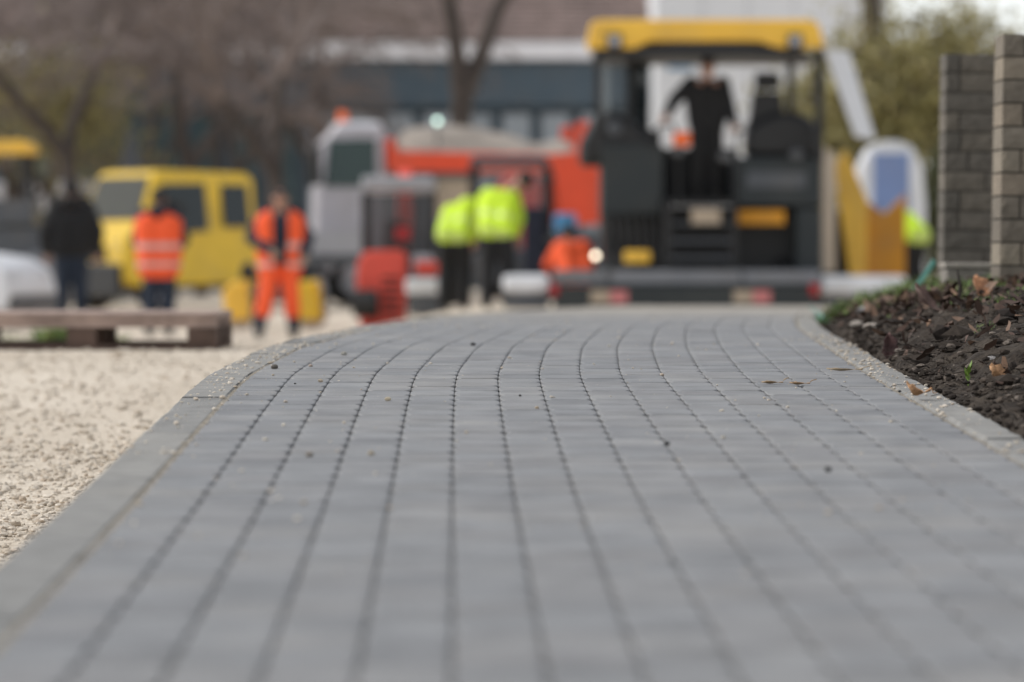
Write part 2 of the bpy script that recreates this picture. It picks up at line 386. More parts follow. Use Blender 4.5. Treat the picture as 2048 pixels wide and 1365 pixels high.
def chips(name, P, R, m, label, cat, flat=.65, tones=None):
    v, f = ico(); n = len(P)
    base = v[None] * (1 + rng.normal(0, .16, (n, 12, 1)))
    sc = np.stack([rng.uniform(.75, 1.35, n), rng.uniform(.75, 1.35, n), rng.uniform(flat - .2, flat + .2, n)], -1)
    base = base * sc[:, None, :] * R[:, None, None]
    a = rng.uniform(0, 6.28, n); ca, sa = np.cos(a), np.sin(a)
    x = base[..., 0] * ca[:, None] - base[..., 1] * sa[:, None]; y = base[..., 0] * sa[:, None] + base[..., 1] * ca[:, None]
    V = np.stack([x, y, base[..., 2]], -1) + P[:, None, :]
    Fc = f[None] + (np.arange(n) * 12)[:, None, None]
    tn = np.repeat(rng.random(n) if tones is None else tones, 12)
    o = npmesh(name, V.reshape(-1, 3), Fc.reshape(-1, 3), m, None, {'tone': tn})
    return tag(o, label, cat, kind='stuff')
def scatter_gravel(n, d0, d1, rmin, rmax, pw):
    d = rng.uniform(d0, d1, n); left = -.1345 * d - .15; right = XC(d) + KL0 - .01
    X = left + (right - left) * rng.random(n)
    r = rmin + (rmax - rmin) * rng.random(n) ** pw
    return np.stack([X, d, terrain_z(X, d) + r * .25], -1), r
a, ra = scatter_gravel(20000, 7.2, 11.5, .0011, .013, 8)
b, rb = scatter_gravel(7000, 11.5, 22, .003, .015, 5)
c, rc = scatter_gravel(500, 22, 44, .01, .03, 3)
chips('gravel', np.concatenate([a, b, c]), np.concatenate([ra, rb, rc]), M['stone'], 'loose pale limestone chippings left of the kerb', 'gravel')
# grit on the left kerb and on the path
n = 900; d = rng.normal(10.8, 1.9, n).clip(7.0, 16); u = rng.uniform(KL0 + .004, KL1 + .01, n); r = .0011 + .006 * rng.random(n) ** 5
P1 = np.stack([XC(d) + u, d, ZP(d) + r * .4], -1)
n2 = 1100; d = rng.uniform(5, 16, n2); u = -.5 + 1.5 * rng.random(n2) ** 1.5; r2 = .0009 + .0045 * rng.random(n2) ** 7
P2 = np.stack([XC(d) + u, d, ZP(d) + r2 * .4], -1)
n4 = 800; d = rng.normal(9.6, 1.6, n4).clip(7, 15); u = rng.uniform(KR0 - .02, KR1, n4); r4 = .001 + .005 * rng.random(n4) ** 5
P4 = np.stack([XC(d) + u, d, ZP(d) + r4 * .4 + .002], -1)
chips('grit', np.concatenate([P1, P2, P4]), np.concatenate([r, r2, r4][0:0] + [.0011 + .006 * rng.random(n) ** 5, r2, r4]), M['stone'], 'fine pale grit sprinkled over kerbs and path', 'grit')
n = 16000; d = rng.uniform(6.8, 15, n); u = .01 + .8 * rng.random(n) ** 1.6; X = XC(d) + KR1 + u
r = .0012 + .012 * rng.random(n) ** 6
chips('soil_clods', np.stack([X, d, soil_z(X, d) + rng.normal(.004, .012, n) + r * .3], -1), r, M['soilchip'], 'dark soil crumbs and small stones on the bank', 'soil', tones=rng.random(n) ** 1.3)

n = 130; d = rng.uniform(8.3, 15, n); u = .05 + .8 * rng.random(n); X = XC(d) + KR1 + u; r = rng.uniform(.012, .034, n)
chips('soil_lumps', np.stack([X, d, soil_z(X, d) + r * .4 + .006], -1), r, M['soilchip'], 'larger lumps of earth and rubble on the bank', 'soil', tones=rng.random(n) ** 2 * .7)
# leaf litter, grass, rootlets
def quads(name, P, L, Wd, yaw, pitch, roll, m, label, cat, curl=.3, tones=None):
    n = len(P); t = np.array([-.5, -.17, .17, .5]); hw = np.array([.12, .5, .42, .05])
    V = []
    for i in range(4):
        for s_ in (-1, 1):
            V.append(np.stack([hw[i] * s_ * Wd, t[i] * L, curl * (t[i] ** 2) * L + .25 * np.abs(hw[i]) * Wd], -1))
    V = np.stack(V, 1); V = V + rng.normal(0, .09, V.shape) * np.asarray(Wd)[:, None, None]
    cy, sy, cp, sp, cr, sr = np.cos(yaw), np.sin(yaw), np.cos(pitch), np.sin(pitch), np.cos(roll), np.sin(roll)
    x, y, z = V[..., 0], V[..., 1], V[..., 2]
    x, z = x * cr[:, None] + z * sr[:, None], -x * sr[:, None] + z * cr[:, None]
    y, z = y * cp[:, None] - z * sp[:, None], y * sp[:, None] + z * cp[:, None]
    x, y = x * cy[:, None] - y * sy[:, None], x * sy[:, None] + y * cy[:, None]
    V = np.stack([x, y, z], -1) + P[:, None, :]
    q = np.array([(0, 1, 3, 2), (2, 3, 5, 4), (4, 5, 7, 6)])
    Fc = q[None] + (np.arange(n) * 8)[:, None, None]
    o = npmesh(name, V.reshape(-1, 3), Fc.reshape(-1, 4), m, None, {'tone': np.repeat(rng.random(n) if tones is None else tones, 8)}, smooth=True)
    return tag(o, label, cat, kind='stuff')
n = 1700; d = rng.normal(12.3, 2.2, n).clip(8.3, 20); u = .05 + 1.1 * rng.random(n) ** 1.1; X = XC(d) + KR1 + u
keep = (u > .12) | (rng.random(n) < .4); d, u, X = d[keep], u[keep], X[keep]; n = len(d)
quads('leaf_litter', np.stack([X, d, soil_z(X, d) + .018 + .03 * rng.random(n)], -1), rng.uniform(.012, .06, n), rng.uniform(.01, .03, n), rng.uniform(0, 6.28, n), rng.normal(0, .6, n), rng.normal(0, .6, n), M['litter'], 'brown dead leaves and debris heaped on the soil bank', 'leaf litter', tones=rng.random(n) ** 2.0 * .85)
# twigs / rootlets in the soil
sv = MB()
for i in range(1100):
    d = random.uniform(7.5, 13); u = .02 + .9 * random.random() ** 1.5; x = float(XC(d)) + KR1 + u; z = float(soil_z(np.array(x), np.array(d))) + .012
    a = random.uniform(0, 6.28); L = random.uniform(.03, .12); p = Vector((x, d, z)); r = random.choice([.0005, .0006, .0008, .0012, .002])
    for k in range(3):
        q = p + Vector((math.cos(a) * L / 3, math.sin(a) * L / 3, random.gauss(0, .006))); sv.tube(p, q, r, r * .8, 4, False); p = q; a += random.gauss(0, .5)
tag(sv.build('rootlets', mat('dry_rootlets', (.075, .058, .045), .9, var=.6, scale=30)), 'thin dark rootlets and twigs tangled in the soil', 'roots', kind='stuff')
def grass(name, spots, label, cat='grass'):
    P, L, Y, Pi, Ro, Wd = [], [], [], [], [], []
    for (x, d, n, rad, h) in spots:
        for i in range(n):
            a, q = random.uniform(0, 6.28), rad * math.sqrt(random.random()); xx, dd = x + q * math.cos(a), d + q * math.sin(a) * 1.5
            z = float(soil_z(np.array(xx), np.array(dd))) if xx > float(XC(min(dd, 59))) + KR1 and dd < 34 else float(terrain_z(xx, dd))
            hh = h * random.uniform(.4, 1.2)
            P.append((xx, dd, z + hh * .35)); L.append(hh); Wd.append(hh * random.uniform(.07, .13)); Y.append(random.uniform(0, 6.28)); Pi.append(math.radians(random.uniform(45, 88))); Ro.append(0)
    return quads(name, np.array(P), np.array(L), np.array(Wd), np.array(Y), np.array(Pi), np.array(Ro, float), M['grass'], label, cat, curl=-.6)
def sp(px, d, n, rad, h): return (WX(px, d), d, n, rad, h)
grass('grass', [sp(1750, 15.5, 260, .2, .05), sp(1820, 14.0, 260, .22, .05), sp(1900, 13.4, 260, .25, .05), sp(1990, 12.0, 300, .22, .05), sp(2040, 11.6, 260, .18, .05), sp(1850, 12.2, 160, .12, .03), sp(1960, 10.6, 160, .12, .02), sp(2030, 12.6, 420, .3, .07), sp(1905, 14.0, 320, .22, .08), sp(1960, 12.9, 260, .2, .07), sp(1960, 16, 200, .2, .06), sp(1720, 14.5, 120, .14, .07), sp(1800, 15.8, 260, .25, .08), sp(1880, 17.5, 380, .4, .10), sp(1760, 17, 200, .25, .08), sp(1850, 14.2, 120, .16, .06),
                sp(1990, 10.9, 160, .07, .03), sp(1900, 11.5, 110, .07, .03), sp(1950, 9.9, 70, .06, .02), sp(2045, 10.6, 120, .1, .03), sp(1690, 15.6, 150, .12, .08), sp(1915, 13.2, 120, .12, .05)],
      'short green grass and moss tufts on the soil bank')

# ------------------------------------------------------------------ small things on the path and the bank
def blob(name, label, cat, p, r, col, sc=(1, 1, .7), group=None, seed=1):
    R = np.random.default_rng(seed); b = MB(); b.ball((0, 0, 0), r, 9, 6, sc)
    b.v = [tuple(np.array(v) * (1 + .16 * mnoise.noise(Vector(v) / r * 1.3 + Vector((seed, 0, 0))))) for v in b.v]
    o = b.build(name, mat(name + '_stone', col, .9, var=.3, scale=60, bump=.6, bscale=300), smooth=False)
    o.location = p; o.rotation_euler = (0, 0, seed); return tag(o, label, cat, group)
def on_path(px, py):
    d = np.linspace(3, 30, 4000); y = HY + F * (CAMZ - ZP(d)) / d
    k = int(np.argmin(np.abs(y - py) + 1e3 * (d > 28))); return Vector((WX(px, d[k]), d[k], float(ZP(d[k]))))
TAN, DRK = (.50, .42, .32), (.05, .05, .05)
for i, (px, py, sz, col, lab) in enumerate([
    (776, 802, 13, (.55, .47, .34), 'largest cream pebble on the third block row from the left kerb'),
    (641, 765, 11, TAN, 'brown speckled pebble on the blocks inward of the left kerb'),
    (571, 806, 9, (.58, .5, .42), 'small pinkish pebble on the blocks nearest the left kerb edge'),
    (549, 738, 15, (.16, .14, .12), 'dark lump of stone lying against the left kerb'),
    (546, 752, 6, TAN, 'tiny tan pebble just below the dark lump by the left kerb'),
    (621, 734, 9, (.44, .36, .3), 'rounded pinkish pebble further along the path than the dark lump'),
    (688, 711, 13, (.40, .38, .34), 'blurred greyish pebble, farthest pale one up the path'),
    (946, 692, 11, DRK, 'single black pebble in the middle of the path near its bend'),
    (742, 911, 15, (.52, .44, .33), 'blurred cream pebble, right one of the pair lower on the path'),
    (618, 914, 17, (.33, .29, .25), 'blurred brown pebble, left one of the pair lower on the path'),
    (1074, 818, 8, (.55, .42, .28), 'tiny orange-tan pebble in the middle of the path'),
    (1334, 891, 13, DRK, 'dark blurred crumb on a joint right of the path centre'),
    (1657, 943, 15, DRK, 'dark blurred crumb on the right half of the path'),
    (1040, 793, 6, DRK, 'tiny black crumb above the orange-tan pebble mid path'),
    (590, 769, 5, DRK, 'tiny dark crumb between the pebbles by the left kerb'),
    (1800, 785, 7, DRK, 'tiny black crumb next to the curled orange leaf')]):
    p = on_path(px, py); r = sz / 2 / F * p.y
    blob('pebble', lab, 'pebble', p + Vector((0, 0, r * .55)), r, col, seed=i + 1, group='pebbles dropped on the path')

def leaf(label, p, L, Wd, yaw, tilt, curl, col, name='fallen_leaf'):
    nL, nW = 9, 5; v = []; f = []
    for i in range(nL):
        t = i / (nL - 1); w = Wd * (math.sin(math.pi * min(1, t * .93 + .05)) ** .8) * .5 * (1 + .18 * math.sin(t * 19))
        for j in range(nW):
            q = (j / (nW - 1) - .5) * 2
            v.append((q * w, (t - .5) * L, curl * L * (t - .45) ** 2 * 1.6 + abs(q) * w * .7 + min(.006, Wd * .12) * math.sin(7 * t + 3 * q)))
    for i in range(nL - 1):
        for j in range(nW - 1): f.append((i * nW + j, i * nW + j + 1, (i + 1) * nW + j + 1, (i + 1) * nW + j))
    root = thing(name, label, 'leaf', p, yaw, 'fallen leaves near the kerb')
    b = MB().add(v, f); o = b.build('blade', mat('dry_leaf', col, .65, var=.35, scale=40, bump=.5, bscale=120), root, smooth=True)
    sm = o.modifiers.new('t', 'SOLIDIFY'); sm.thickness = .0008
    st = MB().path([(0, -L * .5, .004 + curl * L * .36), (0, -L * .62, .01), (.01, -L * .74, .012)], .0012, 5).build('stalk', M['rot'] if 'rot' in M else o.data.materials[0], root)
    root.rotation_euler = (tilt, 0, yaw); return root
def soil_at(px, d, dz=0.): 
    x = WX(px, d); return Vector((x, d, float(soil_z(np.array(x), np.array(d))) + dz))
ORG = (.46, .25, .12)
p = on_path(1835, 802); leaf('curled orange-brown dead leaf lying on the right kerb', p + Vector((0, 0, .012)), .055, .035, 1.4, .15, .9, ORG)
p = on_path(1545, 769); leaf('flat pale sliver of leaf on the blocks right of centre', p + Vector((0, 0, .003)), .05, .012, 1.5, 0, .1, (.42, .29, .17))
p = on_path(1600, 772); leaf('thin dry leaf scrap just right of the pale sliver on the path', p + Vector((0, 0, .003)), .05, .012, 1.2, 0, .15, (.40, .26, .15))
p = on_path(1690, 744); leaf('long straw-coloured leaf sliver beside the right kerb further up', p + Vector((0, 0, .003)), .09, .012, 1.55, 0, .1, (.45, .34, .22))
leaf('large orange leaf at the edge of the soil, lowest on the right', soil_at(1995, 8.45, .03), .055, .05, 1.1, .5, .6, ORG)
leaf('big upturned orange leaf on the bank in front of the far pillar', soil_at(1955, 11.2, .03), .085, .07, .7, .9, .5, (.55, .27, .14))
leaf('pale orange leaf leaning on the bank below the near pillar', soil_at(2018, 13.2, .05), .10, .08, -.5, .8, .4, (.60, .34, .20))
leaf('cupped pale leaf at the far right edge of the bank', soil_at(2062, 13.4, .05), .08, .07, .4, .8, .4, (.58, .32, .2))
leaf('upright dark wine-coloured leaf standing at the soil edge', soil_at(1778, 10.2, .035), .085, .045, .2, 1.3, .3, (.10, .05, .045))
leaf('dark folded leaf leaning on the middle of the bank', soil_at(1850, 11.0, .05), .12, .05, 1.0, .7, .4, (.12, .07, .055))
for i, (px, d, r, col, lab) in enumerate([(1972, 9.45, .013, (.5, .44, .37), 'knobbly cream stone on the dark soil of the bank'), (1745, 11.8, .028, (.42, .37, .32), 'flat pale stone lying in the soil close to the kerb'), (1722, 12.5, .03, (.36, .32, .28), 'larger flat greyish stone behind the pale one by the kerb'),
                                          (1985, 9.0, .02, (.36, .34, .33), 'whitish crumbly lump of mortar in the soil'), (1735, 14, .04, (.34, .34, .36), 'bluish grey chunk of rubble at the far kerb')]):
    blob('stone', lab, 'stone', soil_at(px, d, r * .4), r, col, (1.3, 1, .55), group='stones lying on the soil bank', seed=20 + i)
M['stalk'] = mat('stalk_dark', (.035, .027, .022), .8)
M['sprout'] = mat('sprout_green', (.16, .26, .04), .5, var=.2)
t = thing('twig', 'short black broken twig standing upright in the soil bank', 'twig', soil_at(1918, 11.2, 0))
MB().tube((0, 0, -.02), (.002, 0, .06), .006, .0055, 7).tube((.002, 0, .06), (-.004, .002, .105), .0055, .003, 7).build('stem', M['stalk'], t)
MB().tube((.001, 0, .045), (.012, .003, .066), .003, .0012, 5).build('side_shoot', M['stalk'], t)
t = thing('seedling', 'bright green leafy seedling growing at the soil edge near the curled leaf', 'seedling', soil_at(1937, 8.75, 0))
MB().tube((0, 0, -.01), (0, 0, .03), .0015, .001, 5).build('stem', M['sprout'], t)
for k in range(6):
    a = k * 1.05; lf = MB().add([(0, 0, 0), (.006, .010, .004), (0, .024, .012), (-.006, .010, .004)], [(0, 1, 2, 3)]).build('leaf', M['sprout'], t); lf.location = (0, 0, .006 + .005 * k); lf.rotation_euler = (.7, 0, a)
M['teal'] = mat('green_plastic', (.02, .22, .15), .4, var=.2)
t = thing('plastic_strap', 'green plastic strap rising diagonally by the base of the far pillar', 'strap')
p0, p1, p2 = W(1805, 612, 13.8), W(1835, 572, 14.1), W(1868, 522, 14.4)
MB().bar(p0, p1, .022, .004, (0, 1, 0)).bar(p1, p2, .018, .004, (0, 1, 0)).build('band', mat('pale_green_plastic', (.13, .38, .30), .4), t)
b = MB(); pts = [W(1622, 628, 17.2), W(1640, 640, 16.4), W(1660, 655, 15.6), W(1690, 664, 14.9)]
V = []; 
for k, p in enumerate(pts): V += [p + Vector((-.01, 0, .035 - .006 * k)), p + Vector((.03, 0, .012)), p + Vector((.02, 0, -.02))]
Fq = []
for k in range(3):
    for j in range(2): Fq.append((k * 3 + j, k * 3 + j + 1, k * 3 + 4 + j, k * 3 + 3 + j))
o = MB().add(V, Fq).build('plastic_sheet', M['teal']); sm = o.modifiers.new('t', 'SOLIDIFY'); sm.thickness = .003
tag(o, 'dark green torn plastic sheeting poking out behind the right kerb', 'sheeting')

# ------------------------------------------------------------------ block pillars
M['block'] = tone_mat('split_block', [(.105, .094, .077), (.135, .118, .096), (.165, .142, .112), (.145, .125, .098)], .9, 1., 55, nscale=26)
M['block2'] = tone_mat('split_block_warm', [(.16, .135, .105), (.21, .18, .14), (.26, .22, .165), (.24, .195, .145)], .9, 1., 55, nscale=26)
M['mortar'] = mat('mortar', (.07, .062, .052), .95)
def pillar(label, px0, px1, pytop, pybot, d, courses, m, seed, lean):
    R = random.Random(seed); w = (px1 - px0) / F * d; h = (pybot - pytop) / F * d
    t = thing('block_pillar', label, 'pillar', W((px0 + px1) / 2, pybot, d), 0, 'block pillars of the old fence')
    t.rotation_euler = (0, lean, 0)
    MB().box(-w / 2 + .006, w / 2 - .006, -w / 2 + .006, w / 2 - .006, -.25, h - .012).build('core', M['mortar'], t)
    ch = h / courses
    for k in range(-2, courses):
        cuts = R.choice([[0, .27, 1], [0, .78, 1], [0, 1], [0, .45, 1], [0, .3, 1]])
        for a, b in zip(cuts[:-1], cuts[1:]):
            j = .003; e = R.uniform(0, .003)
            x0, x1 = -w / 2 + w * a + (j if a else 0), -w / 2 + w * b - (j if b < 1 else 0)
            z0, z1 = k * ch + j, (k + 1) * ch - j
            # a split-faced block: a front grid pushed in and out
            nx, nz = 5, 3; v = []; f = []
            for side in (0, 1):
                for iz in range(nz + 1):
                    for ix in range(nx + 1):
                        edge = ix in (0, nx) or iz in (0, nz)
                        y = (-w / 2 if side == 0 else w / 2) + (1 if side else -1) * (e + (0 if edge else R.uniform(.000, .005)))
                        v.append((x0 + (x1 - x0) * ix / nx, y, z0 + (z1 - z0) * iz / nz))
            n1 = (nx + 1) * (nz + 1); g = lambda s_, iz, ix: s_ * n1 + iz * (nx + 1) + ix
            for iz in range(nz):
                for ix in range(nx):
                    f.append((g(0, iz, ix), g(0, iz, ix + 1), g(0, iz + 1, ix + 1), g(0, iz + 1, ix))); f.append((g(1, iz, ix), g(1, iz + 1, ix), g(1, iz + 1, ix + 1), g(1, iz, ix + 1)))
            for ix in range(nx):
                f.append((g(0, nz, ix), g(0, nz, ix + 1), g(1, nz, ix + 1), g(1, nz, ix))); f.append((g(0, 0, ix), g(1, 0, ix), g(1, 0, ix + 1), g(0, 0, ix + 1)))
            for iz in range(nz):
                f.append((g(0, iz, 0), g(0, iz + 1, 0), g(1, iz + 1, 0), g(1, iz, 0))); f.append((g(0, iz, nx), g(1, iz, nx), g(1, iz + 1, nx), g(0, iz + 1, nx)))
            o = MB().add(v, f).build('block', m, t)
            a_ = o.data.attributes.new('tone', 'FLOAT', 'POINT'); a_.data.foreach_set('value', np.full(len(v), R.random(), np.float32))
    return t
pillar('grey split-block pillar, the left and farther of the two', 1880, 1984, 110, 540, 14.6, 11, M['block'], 4, .012)
pillar('taller-looking brownish split-block pillar at the right edge, nearer one', 1990, 2130, 72, 578, 12.4, 11, M['block2'], 9, .014)
t = thing('wall_plinth', 'low pale concrete plinth between the two block pillars', 'plinth', (WX(1905, 13.1), 13.1, 0))
_z = W(0, 538, 13.1).z
MB().box(-.03, .4, -.08, .1, .7, _z).build('footing', mat('old_concrete', (.24, .22, .19), .9, bump=.8, bscale=40), t, .01)
MB().box(-.036, .41, -.088, .108, _z + .002, _z + .02).build('cap', mat('old_concrete_cap', (.32, .29, .25), .9, bump=.8, bscale=40), t, .004)

# ------------------------------------------------------------------ wooden pallet
M['wood'] = mat('weathered_pallet_wood', (.36, .27, .23), .85, var=.3, scale=9, bump=.5, bscale=40)
M['wood2'] = mat('dark_pallet_wood', (.10, .065, .05), .85, var=.3, scale=9, bump=.5, bscale=40)  # darker wood tone for the blocks and runners
dP = 17.0; zb = CAMZ - (700 - HY) / F * dP
t = thing('wooden_pallet', 'weathered wooden pallet lying on the gravel at the left edge', 'pallet', (WX(436, dP) - .6, dP + .4, zb), -.015)
for k in range(5): MB().box(-.6, .6, -.4 + .165 * k, -.4 + .165 * k + .135, .135, .165).build('deck_board', M['wood'], t, .003)
for j in (-1, 0, 1): MB().box(-.598, .598, j * .34 - .05, j * .34 + .05, .098, .1345).build('stringer_board', M['wood'], t, .003)
for k in (-1, 0, 1):
    for j in (-1, 0, 1): MB().box(k * .535 - .065, k * .535 + .065, j * .33 - .066, j * .33 + .066, .024, .0975).build('block', M['wood2'], t, .004)
for j in (-1, 0, 1): MB().box(-.6, .6, j * .34 - .055, j * .34 + .055, -.003, .0235).build('runner', M['wood2'], t, .003)
# weed tufts behind the pallet
grass('weeds', [(WX(112, 24), 24, 220, .13, .16), (WX(150, 25), 25, 120, .1, .12), (WX(235, 26), 26, 60, .08, .1), (WX(20, 24), 24, 100, .2, .1)], 'green weed tufts on the gravel behind the pallet', 'weeds')

# ------------------------------------------------------------------ paints
def paint(name, c, rough=.4, dirt=.25, **k): return mat(name, srgb(*c), rough, var=.08, scale=3, dirt=(.22, .19, .15), dirtamt=dirt, **k)
M['pyellow'] = paint('machine_yellow', (250, 196, 70)); M['pyellow2'] = paint('hopper_yellow', (205, 140, 20), .55)
M['vyellow'] = paint('van_yellow', (232, 192, 42), .3, .12); M['pdark'] = paint('machine_charcoal', (32, 40, 43), .5, .06)
M['black'] = mat('black_plastic', (.012, .012, .013), .5); M['rubber'] = mat('rubber', (.02, .02, .021), .85, bump=.3)
M['steel'] = paint('bare_steel', (125, 128, 134), .5, .3, metal=.4); M['white'] = paint('white_paint', (222, 224, 228), .35, .1)
M['grey'] = paint('grey_paint', (165, 166, 172), .45, .15); M['dgrey'] = paint('dark_grey_paint', (78, 82, 88), .5, .2)
M['red'] = paint('machine_red', (236, 86, 70), .4, .1); M['orange'] = paint('tipper_orange', (232, 78, 40), .4, .12)
M['redl'] = mat('red_lens', srgb(170, 20, 28), .25); M['amber'] = mat('amber_lens', srgb(255, 110, 40), .25)
M['chrome'] = mat('chrome', (.7, .7, .7), .15, 1., var=0); M['beige'] = paint('dusty_beige', (176, 160, 140), .7)
M['blue'] = paint('blue_plastic', (60, 130, 175), .4, .05); M['bluep'] = paint('blue_panel', (118, 140, 186), .45, .2)
M['tyre'] = mat('tyre', (.02, .02, .02), .9, bump=.4)
def glassm(name, tint, alpha, rough=.05):
    m = mat(name, tint, rough, var=0, alpha=alpha); return m
M['glass'] = glassm('dark_glass', (.02, .03, .032), .82); M['cglass'] = glassm('clear_glass', (.30, .33, .35), .14); M['teal_glass'] = glassm('greenish_glass', (.03, .06, .055), .85)
M['sglass'] = glassm('smoked_glass', (.05, .045, .05), .55)
M['pane'] = glassm('milky_pane', (.78, .79, .82), .88, .4)

def wheel(parent, c, r, w, axis='y', rimm=None, name='wheel'):
    ax = {'x': Vector((1, 0, 0)), 'y': Vector((0, 1, 0))}[axis]
    e = bpy.data.objects.new(name, None); link(e, parent); e.location = c
    b = MB(); n = 22; prof = [(r * .58, -w / 2), (r * .9, -w / 2), (r, -w * .32), (r, w * .32), (r * .9, w / 2), (r * .58, w / 2)]
    a, u = ax.orthogonal().normalized(), None; u = ax.cross(a)
    v = []; f = []
    for i in range(n):
        t = 2 * math.pi * i / n
        for (rr, z) in prof: v.append((a * math.cos(t) + u * math.sin(t)) * rr + ax * z)
    k = len(prof)
    for i in range(n):
        for j in range(k - 1): f.append((i * k + j, i * k + j + 1, ((i + 1) % n) * k + j + 1, ((i + 1) % n) * k + j))
    b.add(v, f).build('tyre', M['tyre'], e, smooth=True)
    MB().tube(ax * (-w * .4), ax * (w * .4), r * .6, r * .6, 20).tube(ax * (-w * .46), ax * (w * .46), r * .16, r * .16, 10).build('rim', rimm or M['grey'], e, .005)
    return e
def quad_panel(name, pts, m, parent, t=.02):
    """flat panel with thickness through 3+ coplanar-ish points"""
    p = [Vector(q) for q in pts]; n = (p[1] - p[0]).cross(p[2] - p[1]).normalized() * t / 2; k = len(p)
    v = [q - n for q in p] + [q + n for q in p]
    return MB().add(v, [tuple(range(k))[::-1], tuple(range(k, 2 * k))] + [(i, (i + 1) % k, k + (i + 1) % k, k + i) for i in range(k)]).build(name, m, parent)

# ------------------------------------------------------------------ road paver (asphalt finisher) seen from behind
dM = 45.0; sM = F / dM
PX = lambda px: (px - 1372) / sM
PZ = lambda py: (620 - py) / sM
pm = thing('road_paver', 'yellow and charcoal asphalt paving machine with canopy at the end of the path', 'paving machine', (WX(1372, dM), dM, CAMZ - (620 - HY) / sM))
# canopy
b = MB()
b.prism([(PX(1172), PZ(92)), (PX(1182), PZ(44)), (PX(1200), PZ(38)), (PX(1620), PZ(38)), (PX(1640), PZ(46)), (PX(1652), PZ(92)), (PX(1645), PZ(95)), (PX(1560), PZ(95)), (PX(1520), PZ(82)), (PX(1300), PZ(82)), (PX(1270), PZ(96)), (PX(1180), PZ(96))], .2, .34)
can = b.build('canopy', M['pyellow'], pm, .03)
MB().prism([(PX(1182), PZ(84)), (PX(1190), PZ(50)), (PX(1635), PZ(50)), (PX(1642), PZ(84))], .341, 2.5).build('roof', M['pyellow'], can, .04)
MB().prism([(PX(1190), PZ(113)), (PX(1190), PZ(97)), (PX(1300), PZ(90)), (PX(1400), PZ(78)), (PX(1500), PZ(86)), (PX(1600), PZ(97)), (PX(1646), PZ(113))], .24, 2.4).build('headliner', M['black'], can)
for px in (1229, 1591):
    l = MB().box(PX(px) - .085, PX(px) + .085, .1, .199, PZ(96), PZ(68)).build('work_lamp', M['black'], pm, .015)
    MB().box(PX(px) - .06, PX(px) + .06, .088, .0995, PZ(91), PZ(73)).build('lens', M['grey'], l, .004)
for px0, px1, y0, y1, y in ((1190, 1205, 100, 300, .34), (1262, 1284, 100, 260, 1.9), (1634, 1652, 96, 320, .34), (1600, 1616, 100, 250, 2.2)):
    MB().box(PX(px0), PX(px1), y, y + .07, PZ(y1), PZ(y0)).build('canopy_post', M['black'], pm, .008)
quad_panel('side_window', [(PX(1285), 1.9, PZ(108)), (PX(1308), 1.95, PZ(108)), (PX(1308), 1.95, PZ(250)), (PX(1285), 1.9, PZ(250))], M['glass'], pm, .01)
quad_panel('side_window', [(PX(1654), .5, PZ(95)), (PX(1708), .75, PZ(97)), (PX(1762), .75, PZ(276)), (PX(1718), .5, PZ(272))], M['pane'], pm, .012)
quad_panel('side_window', [(PX(1206), .36, PZ(108)), (PX(1262), 1.85, PZ(108)), (PX(1262), 1.85, PZ(240)), (PX(1206), .36, PZ(240))], M['cglass'], pm, .01)
# tractor body and platform
MB().box(PX(1205), PX(1330), .62, 1.9, PZ(432), PZ(286)).build('left_cabinet', M['pdark'], pm, .03)
MB().box(PX(1478), PX(1652), .62, 1.9, PZ(412), PZ(312)).build('right_cabinet', M['pdark'], pm, .03)
MB().box(PX(1500), PX(1620), .605, .618, PZ(375), PZ(342)).build('cabinet_lid', M['dgrey'], pm, .004)
MB().box(PX(1215), PX(1322), .605, .618, PZ(420), PZ(300)).build('cabinet_door', M['pdark'], pm, .004)
MB().box(PX(1330), PX(1478), .55, 2.4, PZ(408), PZ(398)).build('platform', M['black'], pm, .006)
MB().box(PX(1322), PX(1500), 2.3, 2.42, PZ(397), PZ(286)).build('bulkhead', M['black'], pm, .03)
MB().box(PX(1290), PX(1331), 1.5, 1.6, PZ(300), PZ(252)).build('side_guard', M['black'], pm, .02)
for k in range(3): MB().box(PX(1345), PX(1465), .2 + .1 * k, .45 + .1 * k, PZ(520 - 35 * k), PZ(514 - 35 * k)).build('step', M['dgrey'], pm, .006)
MB().box(PX(1384), PX(1442), .14, .155, PZ(448), PZ(418)).build('number_plate', M['beige'], pm, .004)
MB().box(PX(1478), PX(1576), .58, .604, PZ(449), PZ(420)).build('warning_plate', M['pyellow2'], pm, .004)
for a_, b_ in ((1330, 1345), (1465, 1478)): MB().box(PX(a_), PX(b_), .3, .61, PZ(540), PZ(408)).build('ladder_side', M['black'], pm, .006)
MB().box(PX(1210), PX(1652), 1.1, 3.0, PZ(600), PZ(412)).build('chassis', M['black'], pm, .03)
MB().box(PX(1600), PX(1652), .64, 1.1, PZ(560), PZ(415)).build('side_frame', M['pdark'], pm, .02)
for s_ in (0, 1):
    x0 = PX(1215 if s_ == 0 else 1560)
    MB().prism([(.9, .0), (3.9, .0), (4.2, .25), (4.1, .6), (1.0, .6), (.7, .25)], x0, x0 + .42, ax='x').build('crawler_track', M['rubber'], pm, .05)
